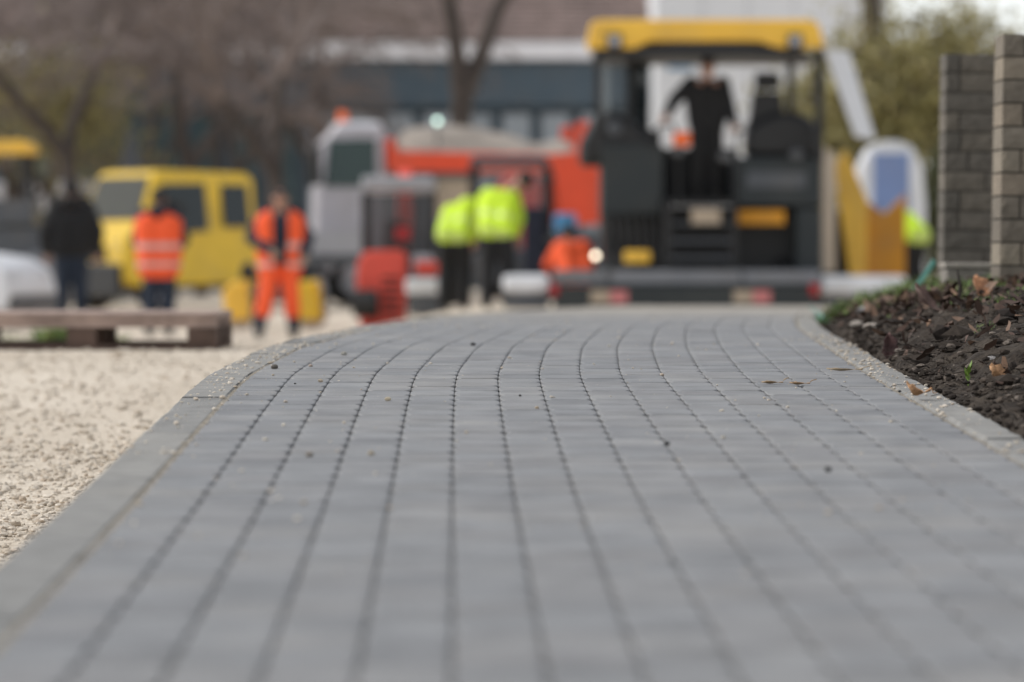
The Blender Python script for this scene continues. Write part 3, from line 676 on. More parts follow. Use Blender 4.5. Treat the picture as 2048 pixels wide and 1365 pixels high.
# consoles: rounded covers, seats, wheel
b = MB(); b.prism([(PX(1160), PZ(330)), (PX(1163), PZ(280)), (PX(1185), PZ(235)), (PX(1215), PZ(218)), (PX(1260), PZ(228)), (PX(1300), PZ(262)), (PX(1330), PZ(286)), (PX(1330), PZ(330))], .7, 1.5).build('left_console', M['black'], pm, .12, seg=4)
MB().ball((PX(1232), .68, PZ(255)), .09, 12, 8, (1, .35, 1)).build('gauge', M['dgrey'], pm, smooth=True)
b = MB(); b.prism([(PX(1500), PZ(314)), (PX(1500), PZ(255)), (PX(1530), PZ(232)), (PX(1580), PZ(215)), (PX(1630), PZ(228)), (PX(1650), PZ(260)), (PX(1650), PZ(314))], .75, 1.4).build('right_console', M['black'], pm, .12, seg=4)
seat = MB().prism([(PX(1508), PZ(240)), (PX(1514), PZ(185)), (PX(1520), PZ(178)), (PX(1568), PZ(178)), (PX(1574), PZ(185)), (PX(1580), PZ(240))], .9, 1.05).build('seat', M['black'], pm, .03)
MB().box(PX(1519), PX(1569), .91, 1.0, PZ(174), PZ(138)).build('headrest', M['black'], seat, .02)
MB().box(PX(1505), PX(1580), .9, 1.4, PZ(250), PZ(236)).build('cushion', M['black'], seat, .02)
MB().path([(PX(1300), .62, PZ(300)), (PX(1318), .6, PZ(250)), (PX(1350), .6, PZ(245)), (PX(1362), .6, PZ(300)), (PX(1362), .6, PZ(400))], .018).build('handrail', M['black'], pm)
MB().path([(PX(1478), .6, PZ(400)), (PX(1478), .6, PZ(262)), (PX(1500), .6, PZ(255))], .018).build('handrail', M['black'], pm)
for px, py in ((1360, 300), (1456, 312), (1600, 308)):
    MB().ball((PX(px), .56, PZ(py)), .075, 10, 7, (1.2, .5, .9)).build('control_box', M['dgrey'], pm, smooth=True)
MB().box(PX(1350), PX(1384), .5, .55, PZ(290), PZ(262)).build('lever_box', M['amber'], pm, .015)
# hoses and rods in the open back
b = MB()
for k in range(7):
    x = PX(1215 + 17 * k); b.path([(x, .55, PZ(432)), (x + .03, .45, PZ(465 + 4 * k)), (x - .02, .42, PZ(500)), (x + .05, .3, PZ(530))], .02, 7)
b.build('hydraulic_hoses', M['rubber'], pm)
MB().box(PX(1250), PX(1302), .22, .40, PZ(527), PZ(502)).build('tool_box', M['pyellow'], pm, .02)
for px in (1205, 1585): MB().bar((PX(px), .3, PZ(560)), (PX(px + 30), 2.6, PZ(500)), .08, .18).build('tow_arm', M['pdark'], pm, .01)
# screed
MB().box(PX(1108), PX(1640), -.12, .5, PZ(570), PZ(541)).build('screed_walkway', M['steel'], pm, .02)
for a_, b_ in ((1210, 1222), (1480, 1486)): MB().box(PX(a_), PX(b_), -.135, .3, PZ(571), PZ(538)).build('walkway_hinge', M['dgrey'], pm)
MB().box(PX(1108), PX(1638), -.22, .35, PZ(622), PZ(573)).build('screed_plate', M['pdark'], pm, .015)
for px in (1180, 1465):
    r_ = MB().box(PX(px), PX(px + 38), -.236, -.222, PZ(606), PZ(581)).build('reflector', M['beige'], pm, .003)
    MB().box(PX(px + 39), PX(px + 74), -.236, -.222, PZ(606), PZ(581)).build('red_stripe', mat('faded_red', srgb(196, 120, 120), .5), r_, .003)
for px in (1108, 1626): MB().box(PX(px) - .05, PX(px) + .05, -.26, -.18, PZ(590), PZ(568)).build('tail_lamp', M['redl'], pm, .01)
MB().box(PX(1005), PX(1100), -.1, .4, PZ(586), PZ(550)).build('screed_extension', M['white'], pm, .07, seg=3)
MB().box(PX(1642), PX(1812), -.1, .4, PZ(586), PZ(552)).build('screed_extension', M['white'], pm, .05, seg=3)
for x0, x1 in ((1010, 1098), (1645, 1806)): MB().box(PX(x0), PX(x1), -.05, .35, PZ(622), PZ(589)).build('extension_plate', M['dgrey'], pm, .01)
# right flank and hopper beyond
quad_panel('side_panel', [(PX(1656), .8, PZ(545)), (PX(1700), 2.2, PZ(545)), (PX(1700), 2.2, PZ(300)), (PX(1656), .8, PZ(290))], M['beige'], pm, .03)
hop = bpy.data.objects.new('hopper', None); link(hop, pm); hop.location = (0, 3.2, 0)
k_ = (dM + 3.2) / dM; hx = lambda px: ((px - CX) / F * (dM + 3.2)) - WX(1372, dM); hz = lambda py: (CAMZ - (py - HY) / F * (dM + 3.2)) - (CAMZ - (620 - HY) / sM)
MB().prism([(hx(1668), hz(330)), (hx(1692), hz(300)), (hx(1735), hz(402)), (hx(1732), hz(550)), (hx(1700), hz(550))], 0, .08).build('wing_end', M['pyellow'], hop, .01)
MB().prism([(hx(1728), hz(398)), (hx(1770), hz(428)), (hx(1812), hz(388)), (hx(1812), hz(552)), (hx(1722), hz(552))], .09, .16).build('wing', M['pyellow2'], hop, .01)
MB().box(hx(1735), hx(1808), .17, 1.3, hz(552), hz(440)).build('wing_body', M['pyellow2'], hop, .02)
MB().box(hx(1560), hx(1722), .4, 1.2, hz(560), hz(420)).build('hopper_floor', M['pdark'], hop)
# sun glint at the screed end, imitated by an added glowing ball on a stem
lp = thing('cream_glint', 'small round cream glint, made as a glowing ball, above the left end of the screed', 'glint', W(1191, 512, 44.7))
MB().ball((0, 0, 0), .034, 14, 10).build('glow_ball', mat('cream_glint_glow', (1, .9, .75), .3, var=0, emit=(1, .83, .62), estr=3.2), lp, smooth=True)
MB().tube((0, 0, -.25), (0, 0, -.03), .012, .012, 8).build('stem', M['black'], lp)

# ------------------------------------------------------------------ people
def capsule(b, p0, p1, r0, r1):
    p0, p1 = Vector(p0), Vector(p1)
    b.ball(p0, r0, 12, 8); b.ball(p1, r1, 12, 8)
    if (p1 - p0).length > 1e-4: b.tube(p0, p1, r0, r1, 12)
def solid(name, b, m, parent, vox, colour_fn=None, cut_fn=None, mats=None, it=4):
    tmp = b.build(name, m)
    r = tmp.modifiers.new('r', 'REMESH'); r.mode = 'VOXEL'; r.voxel_size = vox; r.use_smooth_shade = True
    s_ = tmp.modifiers.new('s', 'SMOOTH'); s_.factor = .5; s_.iterations = it
    dg = bpy.context.evaluated_depsgraph_get(); dg.update()
    me = bpy.data.meshes.new_from_object(tmp.evaluated_get(dg)); me.name = name
    bpy.data.objects.remove(tmp)
    me.materials.clear()
    for mm in ([m] + (mats or [])): me.materials.append(mm)
    if cut_fn:
        import bmesh
        bm = bmesh.new(); bm.from_mesh(me)
        bmesh.ops.delete(bm, geom=[f for f in bm.faces if cut_fn(f.calc_center_median())], context='FACES'); bm.to_mesh(me); bm.free()
    for p in me.polygons:
        p.use_smooth = True
        if colour_fn: p.material_index = colour_fn(p.center)
    o = bpy.data.objects.new(name, me); link(o, parent)
    return o
M['skin'] = mat('skin', (.45, .25, .18), .5, var=.1); M['hair'] = mat('dark_hair', (.02, .015, .012), .7)
M['navy'] = mat('navy_cloth', (.018, .022, .038), .9, bump=.4, bscale=30); M['blackc'] = mat('black_cloth', (.014, .014, .015), .9, bump=.4, bscale=30)
M['jeans'] = mat('dark_jeans', (.02, .03, .05), .9, var=.25); M['hvo'] = mat('hi_vis_orange', (.95, .115, .03), .8, var=.08); M['hvy'] = mat('hi_vis_yellow', (.60, .85, .03), .8, var=.08)
M['refl'] = mat('reflective_tape', (.62, .36, .32), .4, var=.05); M['refl2'] = mat('reflective_tape_pale', (.55, .7, .15), .4, var=.05)
M['bootm'] = mat('work_boot', (.02, .018, .016), .8); M['greyc'] = mat('grey_blue_cloth', (.10, .12, .15), .9)
M['eye'] = mat('eye', (.05, .04, .03), .3); M['glove'] = mat('tan_glove', (.36, .26, .19), .8)

STAND = dict(pel=(0, 0, .95), che=(0, .01, 1.32), nec=(0, .0, 1.47), hea=(0, .03, 1.62), sh=(.185, 0, 1.42), el=(.25, -.03, 1.13), wr=(.26, .08, .90), hi=(.09, 0, .93), kn=(.105, .03, .51), an=(.115, -.02, .09))
def person(label, loc, rz, pose=None, top='navy', legs='navy', vest=None, band=None, hat=None, scale=1., openv=False, shorts=None, bulk=0., hood=False, group='site workers', gloves=None):
    P = dict(STAND); P.update(pose or {})
    def two(k):
        v = P.get(k + '_l'), P.get(k + '_r')
        base = P[k]; l = v[0] or (-base[0], base[1], base[2]); r = v[1] or base
        return Vector(l), Vector(r)
    t = thing('person', label, 'person', loc, rz, group); t.scale = (scale,) * 3
    pel, che, nec, hea = (Vector(P[k]) for k in ('pel', 'che', 'nec', 'hea'))
    sh, el, wr, hi, kn, an = (two(k) for k in ('sh', 'el', 'wr', 'hi', 'kn', 'an'))
    up = (nec - che).normalized(); hup = (hea - nec).normalized()
    fwd = Vector(P.get('fwd', (0, 1, 0)))
    body = MB()
    for i in (0, 1):
        capsule(body, hi[i] + Vector((0, 0, .03)), sh[i] * .55 + che * .45, .105, .105)
        capsule(body, sh[i], el[i], .055, .045); capsule(body, el[i], wr[i], .044, .03)
        capsule(body, hi[i], kn[i], .085, .06); capsule(body, kn[i], an[i], .058, .04)
        capsule(body, an[i] - Vector((0, 0, .03)), an[i] + fwd * .15 - Vector((0, 0, .05)), .042, .034)
        d_ = (wr[i] - el[i]).normalized(); sd = d_.cross(fwd)
        sd = sd.normalized() if sd.length > .1 else Vector((1, 0, 0)); nrm = d_.cross(sd)
        capsule(body, wr[i] + d_ * .02, wr[i] + d_ * .075, .032, .034)
        for k in range(4):
            o_ = sd * (.031 - .0205 * k); L = (.036, .042, .039, .03)[k]
            a0 = wr[i] + d_ * .085 + o_; a1 = a0 + d_ * L + nrm * .008; a2 = a1 + d_ * L * .6 + nrm * .02
            capsule(body, a0, a1, .009, .0085); capsule(body, a1, a2, .0085, .007)
        th = wr[i] + d_ * .035 + sd * .03; capsule(body, th, th + sd * .028 + d_ * .03 + nrm * .01, .011, .0095); capsule(body, th + sd * .028 + d_ * .03 + nrm * .01, th + sd * .034 + d_ * .06 + nrm * .016, .0095, .008)
    capsule(body, che, nec, .10, .062); capsule(body, nec, hea, .058, .06)
    body.ball(hea + hup * .03 - fwd * .01, .098, 16, 12, (.84, 1.0, 1.12)); body.ball(hea - hup * .055 + fwd * .025, .066, 12, 8, (.9, 1, 1))
    body.ball(hea + fwd * .092 - hup * .005, .018, 8, 6, (.8, 1.2, 1.3))
    rt = fwd.cross(Vector((0, 0, 1))).normalized()
    for s_ in (-1, 1): body.ball(hea + rt * .083 * s_, .024, 8, 6, (.4, .8, 1.2))
    capsule(body, hea + fwd * .083 - hup * .06 - rt * .02, hea + fwd * .083 - hup * .06 + rt * .02, .008, .008)
    gl = (lambda c: 1 if gloves and min((c - wr[0]).length, (c - wr[1]).length) < .17 else 0)
    bo = solid('body', body, M['skin'], t, .0105, gl, mats=[M[gloves]] if gloves else None, it=2)
    for s_ in (-1, 1): MB().ball(hea + fwd * .082 + hup * .015 + rt * .033 * s_, .0125, 8, 6).build('eye', M['eye'], bo, smooth=True)
    # hair / cap / hood
    h_ = MB(); h_.ball(hea + hup * .055 - fwd * .036, .1, 16, 12, (.92, 1.0, 1.06))
    if hat: h_.ball(hea + hup * .06 + fwd * .05, .07, 12, 6, (1.1, 1.3, .25))
    solid('cap' if hat else 'hair', h_, M[hat] if hat else M['hair'], t, .014)
    if hood:
        q = MB(); q.ball(nec - fwd * .06 + up * .03, .10, 14, 10, (1.35, .9, .75)); q.ball(hea - fwd * .03 + hup * .02, .12 if hood == 2 else .01, 14, 10, (.95, 1, 1.1)); solid('hood', q, M[top], t, .016)
    # jacket: torso and sleeves
    j = MB(); e = .018 + bulk
    for i in (0, 1):
        capsule(j, hi[i] + (che - pel).normalized() * .02, sh[i] * .6 + che * .4 - up * (.055 + e), .112 + e, .112 + e)
        capsule(j, sh[i] - (sh[i] - che) * .1, el[i], .066 + e, .056 + e * .8); capsule(j, el[i], el[i].lerp(wr[i], .93), .055 + e * .8, .042 + e * .5)
    capsule(j, che - up * e, nec - up * (.04 + e * .5), .115 + e, .06 + e * .6)
    solid('jacket', j, M[top], t, .016)
    # trousers and boots
    l = MB(); l2 = MB()
    for i in (0, 1):
        capsule(l, hi[i] + Vector((0, 0, .02)), kn[i], .115 + bulk * .5, .096); 
        e_ = an[i].lerp(kn[i], .55) if shorts else an[i] + Vector((0, 0, .03))
        capsule(l, kn[i], e_, .096, .098 if shorts else .08)
        if shorts: capsule(l2, kn[i], an[i] + Vector((0, 0, .05)), .085, .075)
    solid('trousers', l, M[shorts or legs], t, .016)
    if shorts: solid('gaiters', l2, M[legs], t, .016)
    for i in (0, 1):
        q = MB(); capsule(q, an[i] + Vector((0, 0, .08)), an[i] - Vector((0, 0, .02)), .056, .06); capsule(q, an[i] - Vector((0, 0, .035)), an[i] + fwd * .17 - Vector((0, 0, .045)), .055, .045)
        solid('boot', q, M['bootm'], t, .014)
    if vest:
        v = MB(); e = (.024 if vest == 'hvy' else .032) + bulk
        for i in (0, 1):
            capsule(v, hi[i] - (che - pel).normalized() * (.0 if vest == 'hvy' or pel.z < .6 else .10), sh[i] * .66 + che * .34 - up * (.02 + e * .6), .112 + e, .115 + e)
            if vest == 'hvy': capsule(v, sh[i] - (sh[i] - che) * .1, el[i], .07 + e, .06 + e * .8)
        capsule(v, che - up * e, nec - up * (.07 + e * .5), .12 + e, .06 + e * .6)
        ax = (nec - pel).normalized()
        def cf(c):
            h = (c - pel).dot(ax); return 1 if (.09 < h < .16 or -.13 < h < -.06) else 0
        cutf = (lambda c: (abs(c.x) < .075 + .05 * (c.z - 1.0) and c.y > .02) or (c - nec).length < .135) if openv else (lambda c: (c - nec).length < .135)
        o = solid('vest', v, M[vest], t, .016, cf, cutf, mats=[M[band or 'refl']])
        sm = o.modifiers.new('t', 'SOLIDIFY'); sm.thickness = .006
    return t
def stand_at(px, d, z=None): x = WX(px, d); return (x, d, float(terrain_z(x, d)) if z is None else z)
person('person in black puffy hooded jacket seen from behind, left of the yellow van', stand_at(143, 52), .1, dict(el=(.30, -.03, 1.14), wr=(.30, .05, .90), hea=(0, .05, 1.60)), 'blackc', 'jeans', hat='blackc', scale=1.12, bulk=.045, hood=1)
person('person in orange hi-vis vest seen from behind before the yellow van', stand_at(318, 46), -.05, dict(el_r=(.27, .05, 1.15), wr_r=(.22, .26, 1.08), el_l=(-.25, .05, 1.14), wr_l=(-.20, .22, 1.0)), 'navy', 'jeans', 'hvo', hat='hair', bulk=.035, hood=1)
person('worker facing the camera in open orange vest and orange breeches', stand_at(560, 44), math.pi + .1, dict(el=(.31, -.05, 1.17), wr_r=(.12, .20, 1.02), wr_l=(-.28, .14, .98), kn_r=(.16, .06, .51), an_r=(.24, .03, .09), kn_l=(-.13, .04, .51), an_l=(-.16, -.06, .09), hea=(0, .05, 1.60)), 'navy', 'jeans', 'hvo', hat='blackc', openv=True, shorts='hvo', gloves='glove', bulk=.03)
BEND = dict(pel=(0, -.1, .92), hi=(.085, -.08, .90), che=(0, .16, 1.24), nec=(0, .29, 1.33), hea=(0, .40, 1.38), sh=(.155, .22, 1.28), el=(.19, .36, 1.02), wr=(.14, .50, .85), kn=(.11, .0, .50), an=(.12, -.08, .09))
person('bending worker in yellow-green hi-vis jacket with dark hair, right one of the pair', stand_at(996, 45.5), -.12, dict(BEND, nec=(.10, .24, 1.35), hea=(.24, .30, 1.45)), 'hvy', 'blackc', 'hvy', 'refl2', scale=1.04, bulk=.0)
person('bending worker in yellow-green hi-vis jacket, left one half hidden by the other', stand_at(910, 47.2), -.15, dict(BEND, che=(.05, .2, 1.15), sh_l=(-.11, .24, 1.14), sh_r=(.17, .24, 1.26), nec=(.08, .34, 1.2), hea=(.12, .46, 1.18)), 'hvy', 'blackc', 'hvy', 'refl2', scale=1.04, bulk=.0)
CROUCH = dict(pel=(0, -.12, .40), hi=(.09, -.12, .40), che=(0, .10, .68), nec=(0, .20, .78), hea=(0, .27, .88), sh=(.18, .14, .73), el=(.24, .32, .52), wr=(.14, .46, .42), kn=(.14, .25, .50), an=(.13, .0, .09))
person('crouching worker in orange vest with back turned, beside the screed', stand_at(1150, 47.5), .3, CROUCH, 'hvo', 'navy', 'hvo', 'hvo', scale=1.0, bulk=.01)
person('worker in yellow-green hi-vis jacket behind the yellow hopper, nearly hidden', stand_at(1822, 50.5), .8, dict(BEND, che=(0, .22, 1.08), sh=(.18, .28, 1.1), nec=(0, .36, 1.08), hea=(0, .46, 1.0)), 'hvy', 'blackc', 'hvy', 'refl2', hat='blackc', scale=1.0, bulk=.01)
person('machine operator in black clothes standing on the platform, one arm stretched sideways', (WX(1413, 45.9), 45.9, pm.location.z + PZ(398)), math.pi + .15, dict(sh=(.21, 0, 1.42), el_r=(.40, .05, 1.22), wr_r=(.52, .16, 1.04), el_l=(-.27, .03, 1.12), wr_l=(-.30, .2, .92), hea=(0, .07, 1.60)), 'blackc', 'blackc', hat='hair', scale=.98, bulk=.02, group='site workers')

# ------------------------------------------------------------------ vehicles
def loft_side(prof, hw):
    """side profile (x forward, z) lofted over the width with half widths hw(z)"""
    n = len(prof); v = [(x, -hw(z), z) for x, z in prof] + [(x, hw(z), z) for x, z in prof]
    return MB().add(v, [tuple(range(n)), tuple(range(n, 2 * n))[::-1]] + [(i, n + i, n + (i + 1) % n, (i + 1) % n) for i in range(n)])
def side_poly(name, pts, hw, m, parent, off=.012):
    for s_ in (-1, 1):
        quad_panel(name, [(x, s_ * (hw(z) + off), z) for x, z in pts], m, parent, .012)

# yellow crew-cab van
van = thing('yellow_van', 'yellow crew-cab van parked at an angle behind the orange-vested person', 'van', (WX(342, 66), 66, 0), math.pi + math.radians(40))
hw = lambda z: 1.0 - .16 * max(0, (z - 1.15)) / 1.1
vb = loft_side([(-1.15, .45), (-1.15, 2.22), (-1.02, 2.34), (.75, 2.38), (.92, 2.33), (1.25, 1.5), (1.55, 1.30), (1.64, 1.05), (1.66, .5), (1.3, .4)], hw).build('body', M['vyellow'], van, .05, seg=3)
quad_panel('windscreen', [(1.245, -.84, 1.535), (1.245, .84, 1.535), (.955, .74, 2.26), (.955, -.74, 2.26)], M['glass'], van, .03)
side_poly('door_window', [(-.10, 1.36), (.55, 1.30), (1.05, 1.52), (.82, 2.14), (-.10, 2.16)], hw, M['glass'], van)
side_poly('rear_window', [(-.98, 1.42), (-.42, 1.42), (-.42, 2.14), (-.98, 2.14)], hw, M['glass'], van)
MB().box(1.62, 1.74, -.95, .95, .22, .80).build('bumper', M['black'], van, .05)
MB().box(1.635, 1.685, -.45, .45, .84, 1.1).build('grille', M['black'], van, .02)
for s_ in (-1, 1):
    MB().box(1.45, 1.66, s_ * .74 - .16, s_ * .74 + .16, .9, 1.2).build('headlight', M['cglass'], van, .04)
    MB().box(.55, .72, s_ * 1.1 - .1, s_ * 1.1 + .1, 1.5, 1.85).build('wing_mirror', M['black'], van, .03)
    wheel(van, (.95, s_ * .88, .36), .36, .24, 'y'); wheel(van, (-2.4, s_ * .88, .36), .36, .24, 'y')
MB().box(-3.5, -1.2, -1.0, 1.0, .75, .95).build('load_bed', M['dgrey'], van, .02)
for s_ in (-1, 1): MB().box(-3.5, -1.52, s_ * 1.0 - .02, s_ * 1.0 + .02, .955, 1.35).build('drop_side', M['grey'], van, .01)

# tipper lorry
tr = thing('tipper_lorry', 'orange tipper lorry with pale cab, loaded with sand, behind the workers', 'lorry', (WX(900, 70), 70, 0), math.pi + math.radians(6))
sT = F / 70
TX = lambda px: -(px - 900) / sT
TZ = lambda py: CAMZ - (py - HY) / sT
cw = lambda z: 1.15 - .06 * max(0, z - 1.6)
cab = loft_side([(TX(762), .75), (TX(762), TZ(262)), (TX(750), TZ(255)), (TX(668), TZ(256)), (TX(640), TZ(285)), (TX(628), TZ(385)), (TX(626), .6), (TX(700), .5)], cw).build('cab', paint('cab_silver', (184, 181, 188), .35, .2), tr, .07, seg=3)
MB().box(TX(756), TX(668), -.9, .9, TZ(262), TZ(248)).build('roof_fairing', M['white'], tr, .06)
side_poly('cab_window', [(TX(744), TZ(376)), (TX(642), TZ(376)), (TX(652), TZ(284)), (TX(744), TZ(282))], cw, M['teal_glass'], tr)
quad_panel('windscreen', [(TX(631) + .02, -.95, TZ(372)), (TX(631) + .02, .95, TZ(372)), (TX(642) + .02, .9, TZ(292)), (TX(642) + .02, -.9, TZ(292))], M['teal_glass'], tr, .03)
bc = MB().tube((TX(682), .6, TZ(250)), (TX(682), .6, TZ(226)), .1, .08, 12).build('beacon', M['amber'], tr)
MB().box(TX(700), TX(620), -1.1, 1.1, .35, .75).build('bumper', M['dgrey'], tr, .06)
MB().box(TX(694), TX(672), 1.101, 1.115, .42, .68).build('badge', M['vyellow'], tr, .01)
for s_ in (-1, 1): MB().box(TX(634), TX(622), s_ * 1.3 - .1, s_ * 1.3 + .1, TZ(372), TZ(300)).build('mirror', M['black'], tr, .03)
for s_ in (-1, 1):
    wheel(tr, (TX(705), s_ * 1.0, .5), .5, .3, 'y'); wheel(tr, (TX(1040), s_ * .95, .5), .5, .5, 'y'); wheel(tr, (TX(1130), s_ * .95, .5), .5, .5, 'y')
MB().box(TX(1180), TX(770), -.45, .45, .7, 1.0).build('chassis', M['dgrey'], tr, .02)
MB().box(TX(935), TX(862), .5, 1.1, TZ(440), TZ(350)).build('fuel_tank', M['beige'], tr, .06)
for s_ in (-1, 1):
    MB().prism([(TX(1198), TZ(450)), (TX(1105), TZ(450)), (TX(1095), TZ(350)), (TX(770), TZ(346)), (TX(768), TZ(306)), (TX(1090), TZ(312)), (TX(1198), TZ(300))], s_ * 1.2 - .03, s_ * 1.2 + .03).build('side_board', M['orange'], tr, .015)
    MB().prism([(TX(1168), TZ(300)), (TX(1135), TZ(306)), (TX(1140), TZ(250)), (TX(1162), TZ(246))], s_ * 1.2 - .05, s_ * 1.2 + .05).build('rear_post', M['orange'], tr, .015)
MB().prism([(TX(790), TZ(345)), (TX(766), TZ(345)), (TX(764), TZ(282)), (TX(778), TZ(280))], -1.16, 1.16).build('headboard', M['orange'], tr, .015)
MB().box(TX(1198), TX(790), -1.165, 1.165, TZ(360), TZ(346)).build('floor', M['dgrey'], tr)
# the load of sand: an uneven heap
nx, ny = 34, 14; v = []; f = []
top = lambda px: np.interp(px, [785, 805, 850, 900, 950, 1000, 1050, 1090, 1130, 1190], [300, 262, 254, 253, 258, 268, 282, 284, 282, 330])
for i in range(nx):
    px = 785 + (1190 - 785) * i / (nx - 1)
    for j in range(ny):
        q = (j / (ny - 1) - .5) * 2; z = TZ(float(top(px))); e = TZ(330); h = e + (z - e) * (1 - abs(q) ** 2.2) + .06 * mnoise.noise(Vector((px * .02, q * 3, 1)))
        v.append((TX(px), q * 1.15, h))
for i in range(nx - 1):
    for j in range(ny - 1): f.append((i * ny + j, i * ny + j + 1, (i + 1) * ny + j + 1, (i + 1) * ny + j))
tag(MB().add(v, f).build('sand_load', mat('damp_sand', (.34, .30, .26), .95, var=.25, scale=2, bump=.8, bscale=15), smooth=True), 'heap of grey-tan sand piled in the orange tipper body', 'sand', kind='stuff').parent = None
so_ = bpy.data.objects['sand_load']; so_.location = tr.location; so_.rotation_euler = tr.rotation_euler
# bright highlight above the load, put in as a self-glowing ball
lp = thing('green_glint', 'bright pale green round glint, added as a glowing ball, above the lorry load', 'glint', W(875, 243, 68.2))
MB().ball((0, 0, 0), .05, 14, 10).build('glow_ball', mat('green_glint_glow', (.8, 1, .92), .3, var=0, emit=(.6, .86, .74), estr=2.2), lp, smooth=True)
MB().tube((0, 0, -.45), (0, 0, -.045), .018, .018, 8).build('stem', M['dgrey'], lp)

# compact excavator
dE = 49.0; sE = F / dE; EX = lambda px: (px - 800) / sE; EZ = lambda py: CAMZ - (py - HY) / sE - float(terrain_z(WX(800, dE), dE))
ex = thing('compact_excavator', 'red and grey compact excavator seen from behind, left of the bending workers', 'excavator', (WX(800, dE), dE, float(terrain_z(WX(800, dE), dE))))
b = MB(); pr = [(EX(720), EZ(645)), (EX(714), EZ(560)), (EX(718), EZ(522)), (EX(732), EZ(503)), (EX(802), EZ(500)), (EX(814), EZ(510)), (EX(813), EZ(652)), (EX(726), EZ(654))]
cwt = b.prism(pr, -.3, .5).build('counterweight', M['red'], ex, .025, seg=3)
for k in range(5): MB().box(EX(765), EX(802), -.315, -.301, EZ(625 - 16 * k), EZ(617 - 16 * k)).build('vent_slot', mat('vent_dark_red', srgb(120, 42, 36), .6), cwt, .002)
MB().box(EX(722), EX(868), .2, 1.3, EZ(384), EZ(352)).build('cab_roof', M['grey'], ex, .05)
for px0, px1, y in ((722, 738, .2), (858, 868, .2), (722, 734, 1.22), (858, 868, 1.22), (800, 806, .2)):
    MB().box(EX(px0), EX(px1), y, y + .07, EZ(560), EZ(385)).build('cab_post', M['black'], ex, .01)
quad_panel('rear_window', [(EX(738), .23, EZ(540)), (EX(800), .23, EZ(540)), (EX(800), .23, EZ(388)), (EX(738), .23, EZ(388))], M['sglass'], ex, .01)
quad_panel('rear_window', [(EX(806), .23, EZ(540)), (EX(858), .23, EZ(540)), (EX(858), .23, EZ(388)), (EX(806), .23, EZ(388))], M['sglass'], ex, .01)
MB().box(EX(722), EX(868), .1, 1.35, EZ(600), EZ(556)).build('deck', M['dgrey'], ex, .03)
st = MB().prism([(EX(760), EZ(540)), (EX(765), EZ(440)), (EX(810), EZ(440)), (EX(815), EZ(540))], .6, .8).build('seat', M['black'], ex, .03)
MB().box(EX(790), EX(820), .18, .228, EZ(480), EZ(455)).build('tail_lamp', M['redl'], ex, .01)
MB().box(EX(825), EX(868), -.2, .2, EZ(556), EZ(510)).build('hose_cover', M['grey'], ex, .04)
MB().box(EX(832), EX(880), -.25, .15, EZ(552), EZ(524)).build('side_cover', M['red'], ex, .03)
for s_ in (-1, 1):
    x = EX(800) + s_ * .42
    MB().prism([(-.7, .06), (.9, .06), (1.1, .22), (1.05, .40), (-.75, .40), (-.9, .22)], x - .16, x + .16, ax='x').build('crawler_track', M['rubber'], ex, .04)
bl = MB().box(EX(815), EX(905), -.9, -.82, EZ(588), EZ(556)).build('dozer_blade', M['white'], ex, .04)
MB().box(EX(820), EX(900), -.89, -.83, EZ(628), EZ(589)).build('blade_edge', M['dgrey'], bl, .01)
MB().bar((EX(835), -.8, EZ(590)), (EX(825), .1, EZ(610)), .1, .1).build('blade_arm', M['dgrey'], ex)
MB().bar((EX(885), -.8, EZ(590)), (EX(860), .1, EZ(610)), .1, .1).build('blade_arm', M['dgrey'], ex)
bm_ = MB().bar((EX(800), 1.3, .9), (EX(800), 2.4, 1.9), .18, .25).bar((EX(800), 2.4, 1.9), (EX(800), 3.3, 1.2), .15, .2).build('boom', M['red'], ex, .02)

# tractor behind the bending workers
dT = 54.0; sT2 = F / dT; AX = lambda px: (px - 1020) / sT2; AZ = lambda py: CAMZ - (py - HY) / sT2
ta = thing('red_tractor', 'red tractor with dark-framed glass cab seen from behind, beyond the bending workers', 'tractor', (WX(1020, dT), dT, 0))
MB().prism([(AX(938), AZ(330)), (AX(945), AZ(312)), (AX(1090), AZ(312)), (AX(1104), AZ(330))], 0, 1.5).build('cab_roof', M['dgrey'], ta, .05)
for px0, px1, y in ((938, 958, 0), (1086, 1104, 0), (942, 956, 1.4), (1088, 1100, 1.4)): MB().box(AX(px0), AX(px1), y, y + .08, AZ(520), AZ(331)).build('cab_post', M['black'], ta, .01)
quad_panel('rear_window', [(AX(958), .04, AZ(500)), (AX(1086), .04, AZ(500)), (AX(1086), .04, AZ(332)), (AX(958), .04, AZ(332))], M['cglass'], ta, .01)
MB().prism([(AX(985), AZ(500)), (AX(990), AZ(372)), (AX(1010), AZ(345)), (AX(1075), AZ(345)), (AX(1082), AZ(372)), (AX(1082), AZ(500))], 1.55, 2.9).build('bonnet', M['red'], ta, .06)
MB().box(AX(990), AX(1040), .5, .65, AZ(500), AZ(400)).build('seat', M['beige'], ta, .05)
MB().box(AX(945), AX(1100), -.1, 1.6, AZ(570), AZ(505)).build('rear_body', M['dgrey'], ta, .04)
MB().box(AX(1048), AX(1088), -.25, -.12, AZ(570), AZ(415)).build('toolbox', M['navy'], ta, .03)
for s_ in (-1, 1): wheel(ta, (s_ * .78, .4, .62), .62, .38, 'x', M['red']); wheel(ta, (s_ * .7, 2.4, .4), .4, .26, 'x', M['red'])
MB().tube((AX(1130), -.2, AZ(466)), (AX(1130), -.2, AZ(428)), .16, .16, 16).build('water_tank', M['blue'], ta, .03)
MB().bar((AX(1090), -.15, AZ(480)), (AX(1150), -.2, AZ(472)), .1, .06).build('tank_bracket', M['dgrey'], ta)

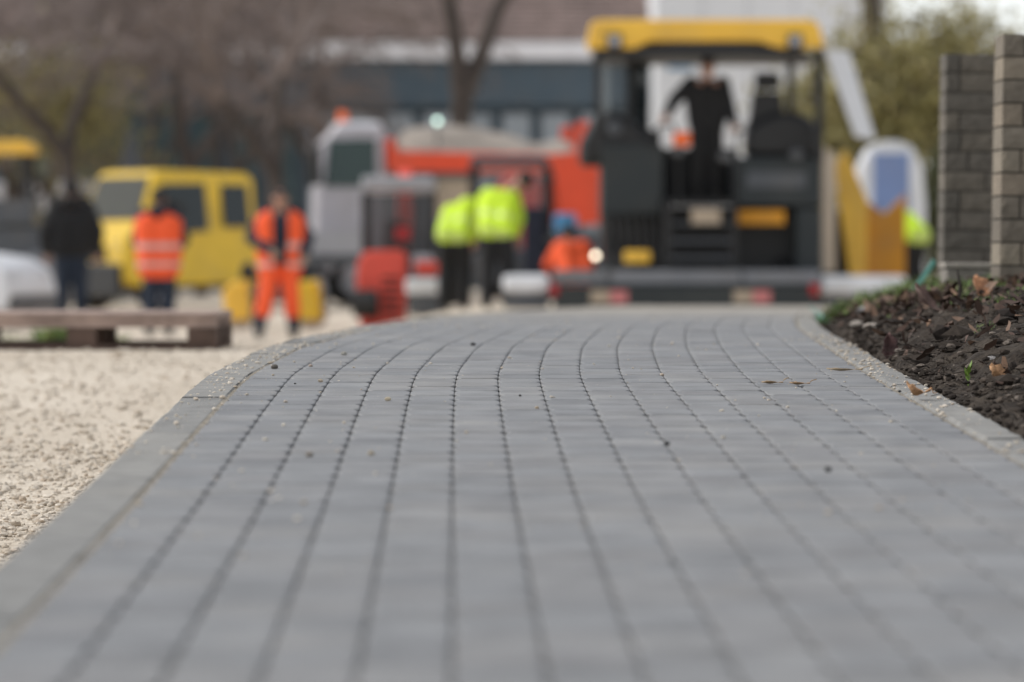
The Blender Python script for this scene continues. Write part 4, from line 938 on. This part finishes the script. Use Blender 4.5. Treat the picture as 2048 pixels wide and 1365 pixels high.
# small yellow tandem roller behind the facing worker
dR = 50.0; RXp = lambda px: (px - 550) / (F / dR); RZ = lambda py: CAMZ - (py - HY) / (F / dR)
ro = thing('yellow_roller', 'small yellow tandem roller half hidden by the worker in orange breeches', 'roller', (WX(550, dR), dR, float(terrain_z(WX(550, dR), dR))))
zr_ = ro.location.z
MB().prism([(RXp(455), .12), (RXp(448), RZ(580) - zr_), (RXp(470), RZ(562) - zr_), (RXp(500), RZ(560) - zr_), (RXp(505), .12)], -.35, .35).build('rear_frame', M['pyellow'], ro, .04)
MB().prism([(RXp(598), .12), (RXp(600), RZ(562) - zr_), (RXp(640), RZ(560) - zr_), (RXp(648), .12)], -.35, .35).build('front_frame', M['vyellow'], ro, .04)
MB().box(RXp(500), RXp(602), -.3, .3, .45, RZ(585) - zr_).build('engine_bay', M['dgrey'], ro, .03)
MB().prism([(RXp(480), RZ(560) - zr_), (RXp(486), RZ(528) - zr_), (RXp(500), RZ(522) - zr_), (RXp(520), RZ(560) - zr_)], -.2, .2).build('seat', M['black'], ro, .03)
MB().path([(RXp(598), 0, RZ(562) - zr_), (RXp(585), 0, RZ(520) - zr_), (RXp(560), 0, RZ(512) - zr_)], .02).build('handle', M['black'], ro)
for px in (478, 622): MB().tube((RXp(px), -.3, .2), (RXp(px), .45, .2), .2, .2, 24).build('drum', M['beige'], ro, .01)

# larger roller with yellow canopy at the left edge
dL = 62.0; sL = F / dL; LX = lambda px: (px - 0) / sL; LZ = lambda py: CAMZ - (py - HY) / sL
rl = thing('canopy_roller', 'road roller with pale yellow canopy on black posts, cut by the left edge', 'roller', (WX(0, dL), dL, 0))
MB().prism([(LX(-150), LZ(308)), (LX(-140), LZ(286)), (LX(55), LZ(283)), (LX(72), LZ(296)), (LX(68), LZ(310))], -.6, .6).build('canopy', M['pyellow'], rl, .03)
for px in (-140, 52):
    for y in (-.5, .45): MB().box(LX(px), LX(px + 12), y, y + .07, LZ(400), LZ(311)).build('canopy_post', M['black'], rl, .006)
MB().box(LX(-150), LX(75), -.6, .6, LZ(450), LZ(400)).build('platform', M['dgrey'], rl, .03)
MB().box(LX(-60), LX(-20), -.25, .25, LZ(400), LZ(345)).build('seat', M['black'], rl, .04)
MB().prism([(LX(-150), .55), (LX(-150), LZ(452)), (LX(70), LZ(452)), (LX(110), LZ(480)), (LX(105), .55)], -.5, .5).build('engine_body', M['dgrey'], rl, .05)
for px in (-110, 90): MB().tube((LX(px), -.65, .5), (LX(px), .65, .5), .5, .5, 28).build('drum', M['steel'], rl, .01)

# white car at the left edge
dC = 50.0; sC = F / dC
car = thing('white_car', 'white car at the left edge, only its bonnet showing', 'car', (WX(-128, dC), dC, 0), math.radians(-14))
chw = lambda z: .86 - .22 * max(0, z - .85)
loft_side([(-2.0, .3), (-2.05, .8), (-1.7, 1.0), (-1.3, 1.42), (-.2, 1.47), (.45, 1.0), (1.0, .93), (1.28, .78), (1.36, .5), (1.3, .25)], chw).build('body', M['white'], car, .06, seg=3)
quad_panel('windscreen', [(.44, -.72, 1.03), (.44, .72, 1.03), (-.16, .66, 1.44), (-.16, -.66, 1.44)], M['teal_glass'], car, .03)
side_poly('side_window', [(-1.5, 1.02), (.2, 1.02), (-.3, 1.38), (-1.25, 1.36)], chw, M['teal_glass'], car)
for s_ in (-1, 1):
    wheel(car, (.75, s_ * .76, .3), .3, .2, 'y'); wheel(car, (-1.45, s_ * .76, .3), .3, .2, 'y')
    MB().box(1.18, 1.33, s_ * .6 - .15, s_ * .6 + .15, .6, .76).build('headlight', M['cglass'], car, .03)
MB().box(1.3, 1.4, -.8, .8, .25, .45).build('bumper', M['dgrey'], car, .04)

# two pale vans far back at the left
for (px, d_, w_, lab) in ((108, 92, 1.0, 'pale grey van far back at the left under the bare trees'), (215, 96, .62, 'smaller pale van beside the dark folded parasol')):
    vn = thing('parked_van', lab, 'van', (WX(px, d_), d_, 0), 0)
    loft_side([(-1.9 * w_, .4), (-1.9 * w_, 2.6), (1.0 * w_, 2.7), (1.4 * w_, 1.9), (1.95 * w_, 1.6), (2.0 * w_, .4)], lambda z: .9).build('body', mat('dull_white', (.55, .55, .58), .4), vn, .1, seg=3)
    side_poly('side_window', [(.2 * w_, 1.7), (1.3 * w_, 1.7), (.95 * w_, 2.35), (.2 * w_, 2.35)], lambda z: .9, M['glass'], vn)
    for s_ in (-1, 1): wheel(vn, (1.2 * w_, s_ * .8, .35), .35, .22); wheel(vn, (-1.2 * w_, s_ * .8, .35), .35, .22)
ps = thing('closed_parasol', 'dark slate folded parasol standing behind the yellow van', 'parasol', (WX(262, 80), 80, 0))
b = MB(); b.tube((0, 0, 1.9), (0, 0, 2.6), .30, .26, 12).tube((0, 0, 2.6), (0, 0, 3.6), .26, .03, 12); b.build('canopy', M['dgrey'], ps, .02)
MB().tube((0, 0, 0), (0, 0, 1.899), .04, .04, 8).build('pole', M['black'], ps); MB().tube((0, 0, 0), (0, 0, .1), .35, .33, 16).build('base', M['dgrey'], ps)
# white cabin with blue door behind the hopper
dB = 56.0
cb = thing('site_cabin', 'white rounded-top cabin with blue door panel beyond the yellow hopper', 'cabin', (WX(1783, dB), dB, float(terrain_z(WX(1783, dB), dB))))
hx_ = .50; zt = W(0, 283, dB).z - cb.location.z
MB().prism([(-hx_, 0), (-hx_, zt - .9), (-hx_ + .06, zt - .35), (-hx_ + .2, zt - .08), (-.1, zt), (.1, zt), (hx_ - .2, zt - .08), (hx_ - .06, zt - .35), (hx_, zt - .9), (hx_, 0)], 0, 1.0).build('shell', M['white'], cb, .03)
MB().box(-.27, .25, -.03, -.002, .1, zt - .18).build('door', M['bluep'], cb, .01)
MB().box(.15, .2, -.06, -.031, .9, 1.1).build('handle', M['black'], cb)

# ------------------------------------------------------------------ buildings behind
M['slate'] = paint('slate_cladding', (74, 90, 102), .5, .1); M['fascia'] = paint('white_fascia', (240, 239, 242), .5, .04)
M['tiles'] = tone_mat('brown_roof_tiles', [(.17, .125, .11), (.21, .155, .14), (.25, .19, .17)], .8, 0, 1, nscale=.7)
M['bwin'] = mat('pale_window', (.32, .36, .40), .12, var=.2, scale=.4); M['twin'] = mat('teal_window', (.055, .085, .095), .15, var=.2, scale=.5)
M['bwhite'] = mat('white_render', (.80, .81, .83), .8, var=.04, scale=.3)
dH = 100.0; sH = F / dH; HX = lambda px: (px - CX) / sH; HZ = lambda py: CAMZ - (py - HY) / sH
bd = thing('pavilion_building', 'long slate-grey building with white fascia and brown tiled roof behind the site', 'building', (0, dH, 0))
x0, x1 = HX(-500), HX(1300)
MB().box(x0, x1, .3, 14, 0, HZ(122)).build('wall', M['slate'], bd)
MB().box(x0 - .3, x1 + .1, -.4, .6, HZ(121), HZ(86)).build('fascia', M['fascia'], bd, .03)
MB().box(x0, x1 + .05, -.1, .299, HZ(212), HZ(124)).build('cladding_band', M['slate'], bd)
k = 0; px = -480
while px < 1290:
    m_ = M['twin'] if px < 560 else M['bwin']
    w_ = MB().box(HX(px), HX(px + 62), .2, .298, HZ(470), HZ(224)).build('window', M['slate'], bd)
    MB().box(HX(px + 4), HX(px + 58), .16, .199, HZ(466), HZ(228)).build('pane', m_, w_)
    px += 78
# roof slope in courses of tiles
z0_, z1_, y0_, y1_ = HZ(85), 11.5, -.4, 9.5; rf_v = []; rf_f = []; rf_t = []; n0 = 0
nc = 36
for r_ in range(nc):
    ta_, tb_ = r_ / nc, (r_ + 1) / nc
    za, zb_ = z0_ + (z1_ - z0_) * ta_, z0_ + (z1_ - z0_) * tb_; ya, yb = y0_ + (y1_ - y0_) * ta_, y0_ + (y1_ - y0_) * tb_
    for c_ in range(90):
        xa = x0 - .3 + (x1 - x0 + .4) * c_ / 90; xb = x0 - .3 + (x1 - x0 + .4) * (c_ + .96) / 90
        rf_v += [(xa, ya, za + .06), (xb, ya, za + .06), (xb, yb, zb_ + .01), (xa, yb, zb_ + .01), (xa, ya, za), (xb, ya, za)]
        rf_f += [(n0, n0 + 1, n0 + 2, n0 + 3), (n0 + 4, n0 + 5, n0 + 1, n0)]; rf_t += [random.random()] * 6; n0 += 6
rf = npmesh('roof_tiles', rf_v, rf_f, M['tiles'], bd, {'tone': rf_t}); rf['kind'] = 'stuff'
MB().add([(x0, y0_ + .3, z0_ - .1), (x1, y0_ + .3, z0_ - .1), (x1, y1_, z1_ - .1), (x0, y1_, z1_ - .1), (x1, 19, z0_ - .1), (x0, 19, z0_ - .1)], [(0, 1, 2, 3), (3, 2, 4, 5), (1, 4, 2), (0, 3, 5)]).build('roof', M['dgrey'], bd)
dW = 96.0; sW = F / dW; wx = lambda px: (px - CX) / sW; wz = lambda py: CAMZ - (py - HY) / sW
wb = thing('white_building', 'tall plain white building behind the paving machine canopy', 'building', (0, dW, 0))
MB().box(wx(1312), wx(1775), 0, 12, 0, 11).build('wall', M['bwhite'], wb)
for k in range(5): MB().box(wx(1312 + 92 * k + 91), wx(1312 + 92 * k + 92.5), -.012, -.002, 0, 11).build('panel_joint', M['grey'], wb)
MB().box(wx(1335), wx(1385), -.08, -.004, wz(140), wz(108)).build('sign', M['blue'], wb, .01)
MB().box(wx(1306), wx(1780), -.1, 12.1, 11.005, 11.25).build('parapet', M['fascia'], wb)

# ------------------------------------------------------------------ trees
M['bark'] = mat('bark', (.075, .06, .052), .9, var=.35, scale=5, bump=.6, bscale=12); M['twigm'] = mat('twigs', (.215, .175, .16), .9, var=.3, scale=1)
def tree(label, px, d, height, seed, fork=.3, spread=.5, droop=0., depth=6, r0=.2, leaves=0, lmat=None, kids=3, twig=.014, lean=(0, 0), name='bare_tree', split=2, group='bare trees behind the site', first=None, lsize=.09, wob=.11):
    R = random.Random(seed); t = thing(name, label, 'tree', (WX(px, d), d, 0), 0, group)
    tk, cr = MB(), MB(); ends = []
    def grow(p, dr, L, r, lev):
        nseg = 3 if lev < 3 else 2; q = p
        for i in range(nseg):
            dr = (dr + Vector((R.gauss(0, wob if lev == 0 else .11), R.gauss(0, wob if lev == 0 else .11), R.gauss(0, .06) - droop * max(0, lev - 2) * .16))).normalized()
            n_ = q + dr * L / nseg; ra, rb_ = r * (1 - .35 * i / nseg), r * (1 - .35 * (i + 1) / nseg)
            (tk if lev < 2 else cr).tube(q, n_, ra, rb_, 8 if lev < 2 else (5 if lev < 4 else 3), False); q = n_
            if lev >= 2 and lev < depth and R.random() < .8:
                a = dr.orthogonal().normalized(); a.rotate(Matrix.Rotation(R.uniform(0, 6.28), 3, dr))
                grow(q, (dr + a * R.uniform(.5, 1.0) * (spread + .35)).normalized(), L * R.uniform(.45, .7), max(twig * .5, r * .42), lev + 2 if lev + 2 <= depth else depth)
        if lev >= depth: ends.append(q); return
        n = split if lev == 0 else kids
        for i in range(n):
            a = dr.orthogonal().normalized(); a.rotate(Matrix.Rotation(6.283 * i / n + R.uniform(-.5, .5), 3, dr))
            if lev == 0 and first: a = Vector(first[i % len(first)])
            grow(q, (dr + a * spread * R.uniform(.7, 1.3)).normalized(), L * R.uniform(.62, .85), max(twig * .5, r * .62), lev + 1)
    grow(Vector((0, 0, -.1)), Vector((lean[0], lean[1], 1)).normalized(), height * fork, r0, 0)
    tk.build('trunk', M['bark'], t, smooth=True); c = cr.build('crown', M['twigm'], t)
    if leaves:
        P = []
        for i in range(leaves):
            e = R.choice(ends); P.append((e.x + R.gauss(0, .35), e.y + R.gauss(0, .35), e.z + R.gauss(0, .35) - .3 * droop * R.random()))
        n = len(P); o = quads('leaves', np.array(P), rng.uniform(lsize, lsize * 2, n), rng.uniform(lsize * .5, lsize, n), rng.uniform(0, 6.28, n), rng.normal(-.6, .7, n), rng.normal(0, .7, n), lmat, None, None)
        o.parent = t
    return t
M['ylf'] = tone_mat('yellow_green_leaves', [(.22, .20, .07), (.32, .28, .10), (.26, .23, .10), (.36, .30, .12)], .6, 0, 1, nscale=1)
M['glf'] = tone_mat('dull_green_leaves', [(.05, .07, .03), (.09, .11, .04), (.13, .12, .05)], .6, 0, 1, nscale=1)
tree('bare tree with a strong V-shaped fork in front of the white fascia', 905, 82, 12, 21, .36, .42, 0, 5, .34, split=2, kids=2, first=[(1, 0, 0), (-.8, 0, 0)])
tree('leaning bare tree rising right of the yellow van', 560, 76, 9, 5, .30, .5, .3, 6, .24, lean=(.25, 0))
tree('bare tree with drooping twigs directly above the yellow van', 330, 80, 9, 8, .34, .5, .6, 6, .26)
tree('bare tree left of the van with two slim stems', 180, 78, 9, 11, .34, .5, .6, 6, .24)
tree('leftmost large bare tree behind the canopy roller', 30, 84, 9, 14, .26, .5, .5, 6, .2)
tree('bare tree between the leaning tree and the forked tree', 690, 88, 10, 17, .3, .5, .4, 6, .17)
tree('thin bare tree farthest back above the parasol', 255, 92, 10, 23, .28, .5, .5, 6, .16)
tree('bare tree farthest back near the leaning tree', 450, 93, 10, 26, .28, .5, .5, 6, .16)
tree('bare tree farthest back at the left', 105, 94, 10, 29, .28, .5, .5, 6, .16)
tree('bare tree hard against the left edge of the picture', -40, 88, 9.5, 41, .26, .5, .5, 6, .2)
tree('bushy bare tree between the van roof and the leaning tree', 400, 86, 9.5, 43, .26, .5, .5, 6, .18)
tree('slim bare tree behind the budding tree at the left', 140, 87, 9.5, 53, .26, .5, .5, 6, .18)
tree('tall straight dark trunk right of the white building', 1754, 74, 13, 35, .62, .3, 0, 4, .27, split=2, wob=.008)
tree('yellow-green budding willow behind the block pillars', 1890, 70, 5.9, 33, .28, .55, .8, 6, .14, leaves=15000, lmat=M['ylf'], name='willow', group='trees in first leaf', lsize=.11)
tree('small yellow-green tree among the bare trees at the left', 50, 80, 6.0, 36, .3, .5, .6, 6, .12, leaves=5000, lmat=M['ylf'], name='budding_tree', group='trees in first leaf')
def shrub(label, px, d, w, h, n, seed, m, name='shrub'):
    R = random.Random(seed); t = thing(name, label, 'shrub', (WX(px, d), d, float(terrain_z(WX(px, d), d))), 0, 'shrubs along the site edge')
    b = MB()
    for i in range(40):
        a = R.uniform(0, 6.28); r_ = R.uniform(.1, 1) * w / 2; e = Vector((math.cos(a) * r_, math.sin(a) * r_ * .6, h * R.uniform(.5, .95))); b.tube((e.x * .2, e.y * .2, 0), e * .6, .02, .014, 4, False).tube(e * .6, e, .014, .006, 4, False)
    b.build('stems', M['bark'], t)
    P = []
    for i in range(n):
        a = R.uniform(0, 6.28); q = R.random() ** .4; z = h * R.random() ** .8; rr = w / 2 * q * math.sqrt(max(.05, 1 - (z / h) ** 2.5)); P.append((math.cos(a) * rr, math.sin(a) * rr * .6, z))
    o = quads('leaves', np.array(P), rng.uniform(.06, .14, n), rng.uniform(.04, .08, n), rng.uniform(0, 6.28, n), rng.normal(0, .8, n), rng.normal(0, .8, n), m, None, None); o.parent = t
    return t
shrub('dull green shrub between the cabin and the far pillar', 1905, 62, 1.3, 2.6, 3500, 1, M['glf'])
shrub('dull green shrub hidden behind the near pillar', 2010, 60, 1.8, 2.4, 3500, 2, M['glf'])
shrub('low dark hedge bush behind the black-jacketed person', 90, 72, 3.0, 1.7, 4000, 3, M['glf'], 'hedge_bush')
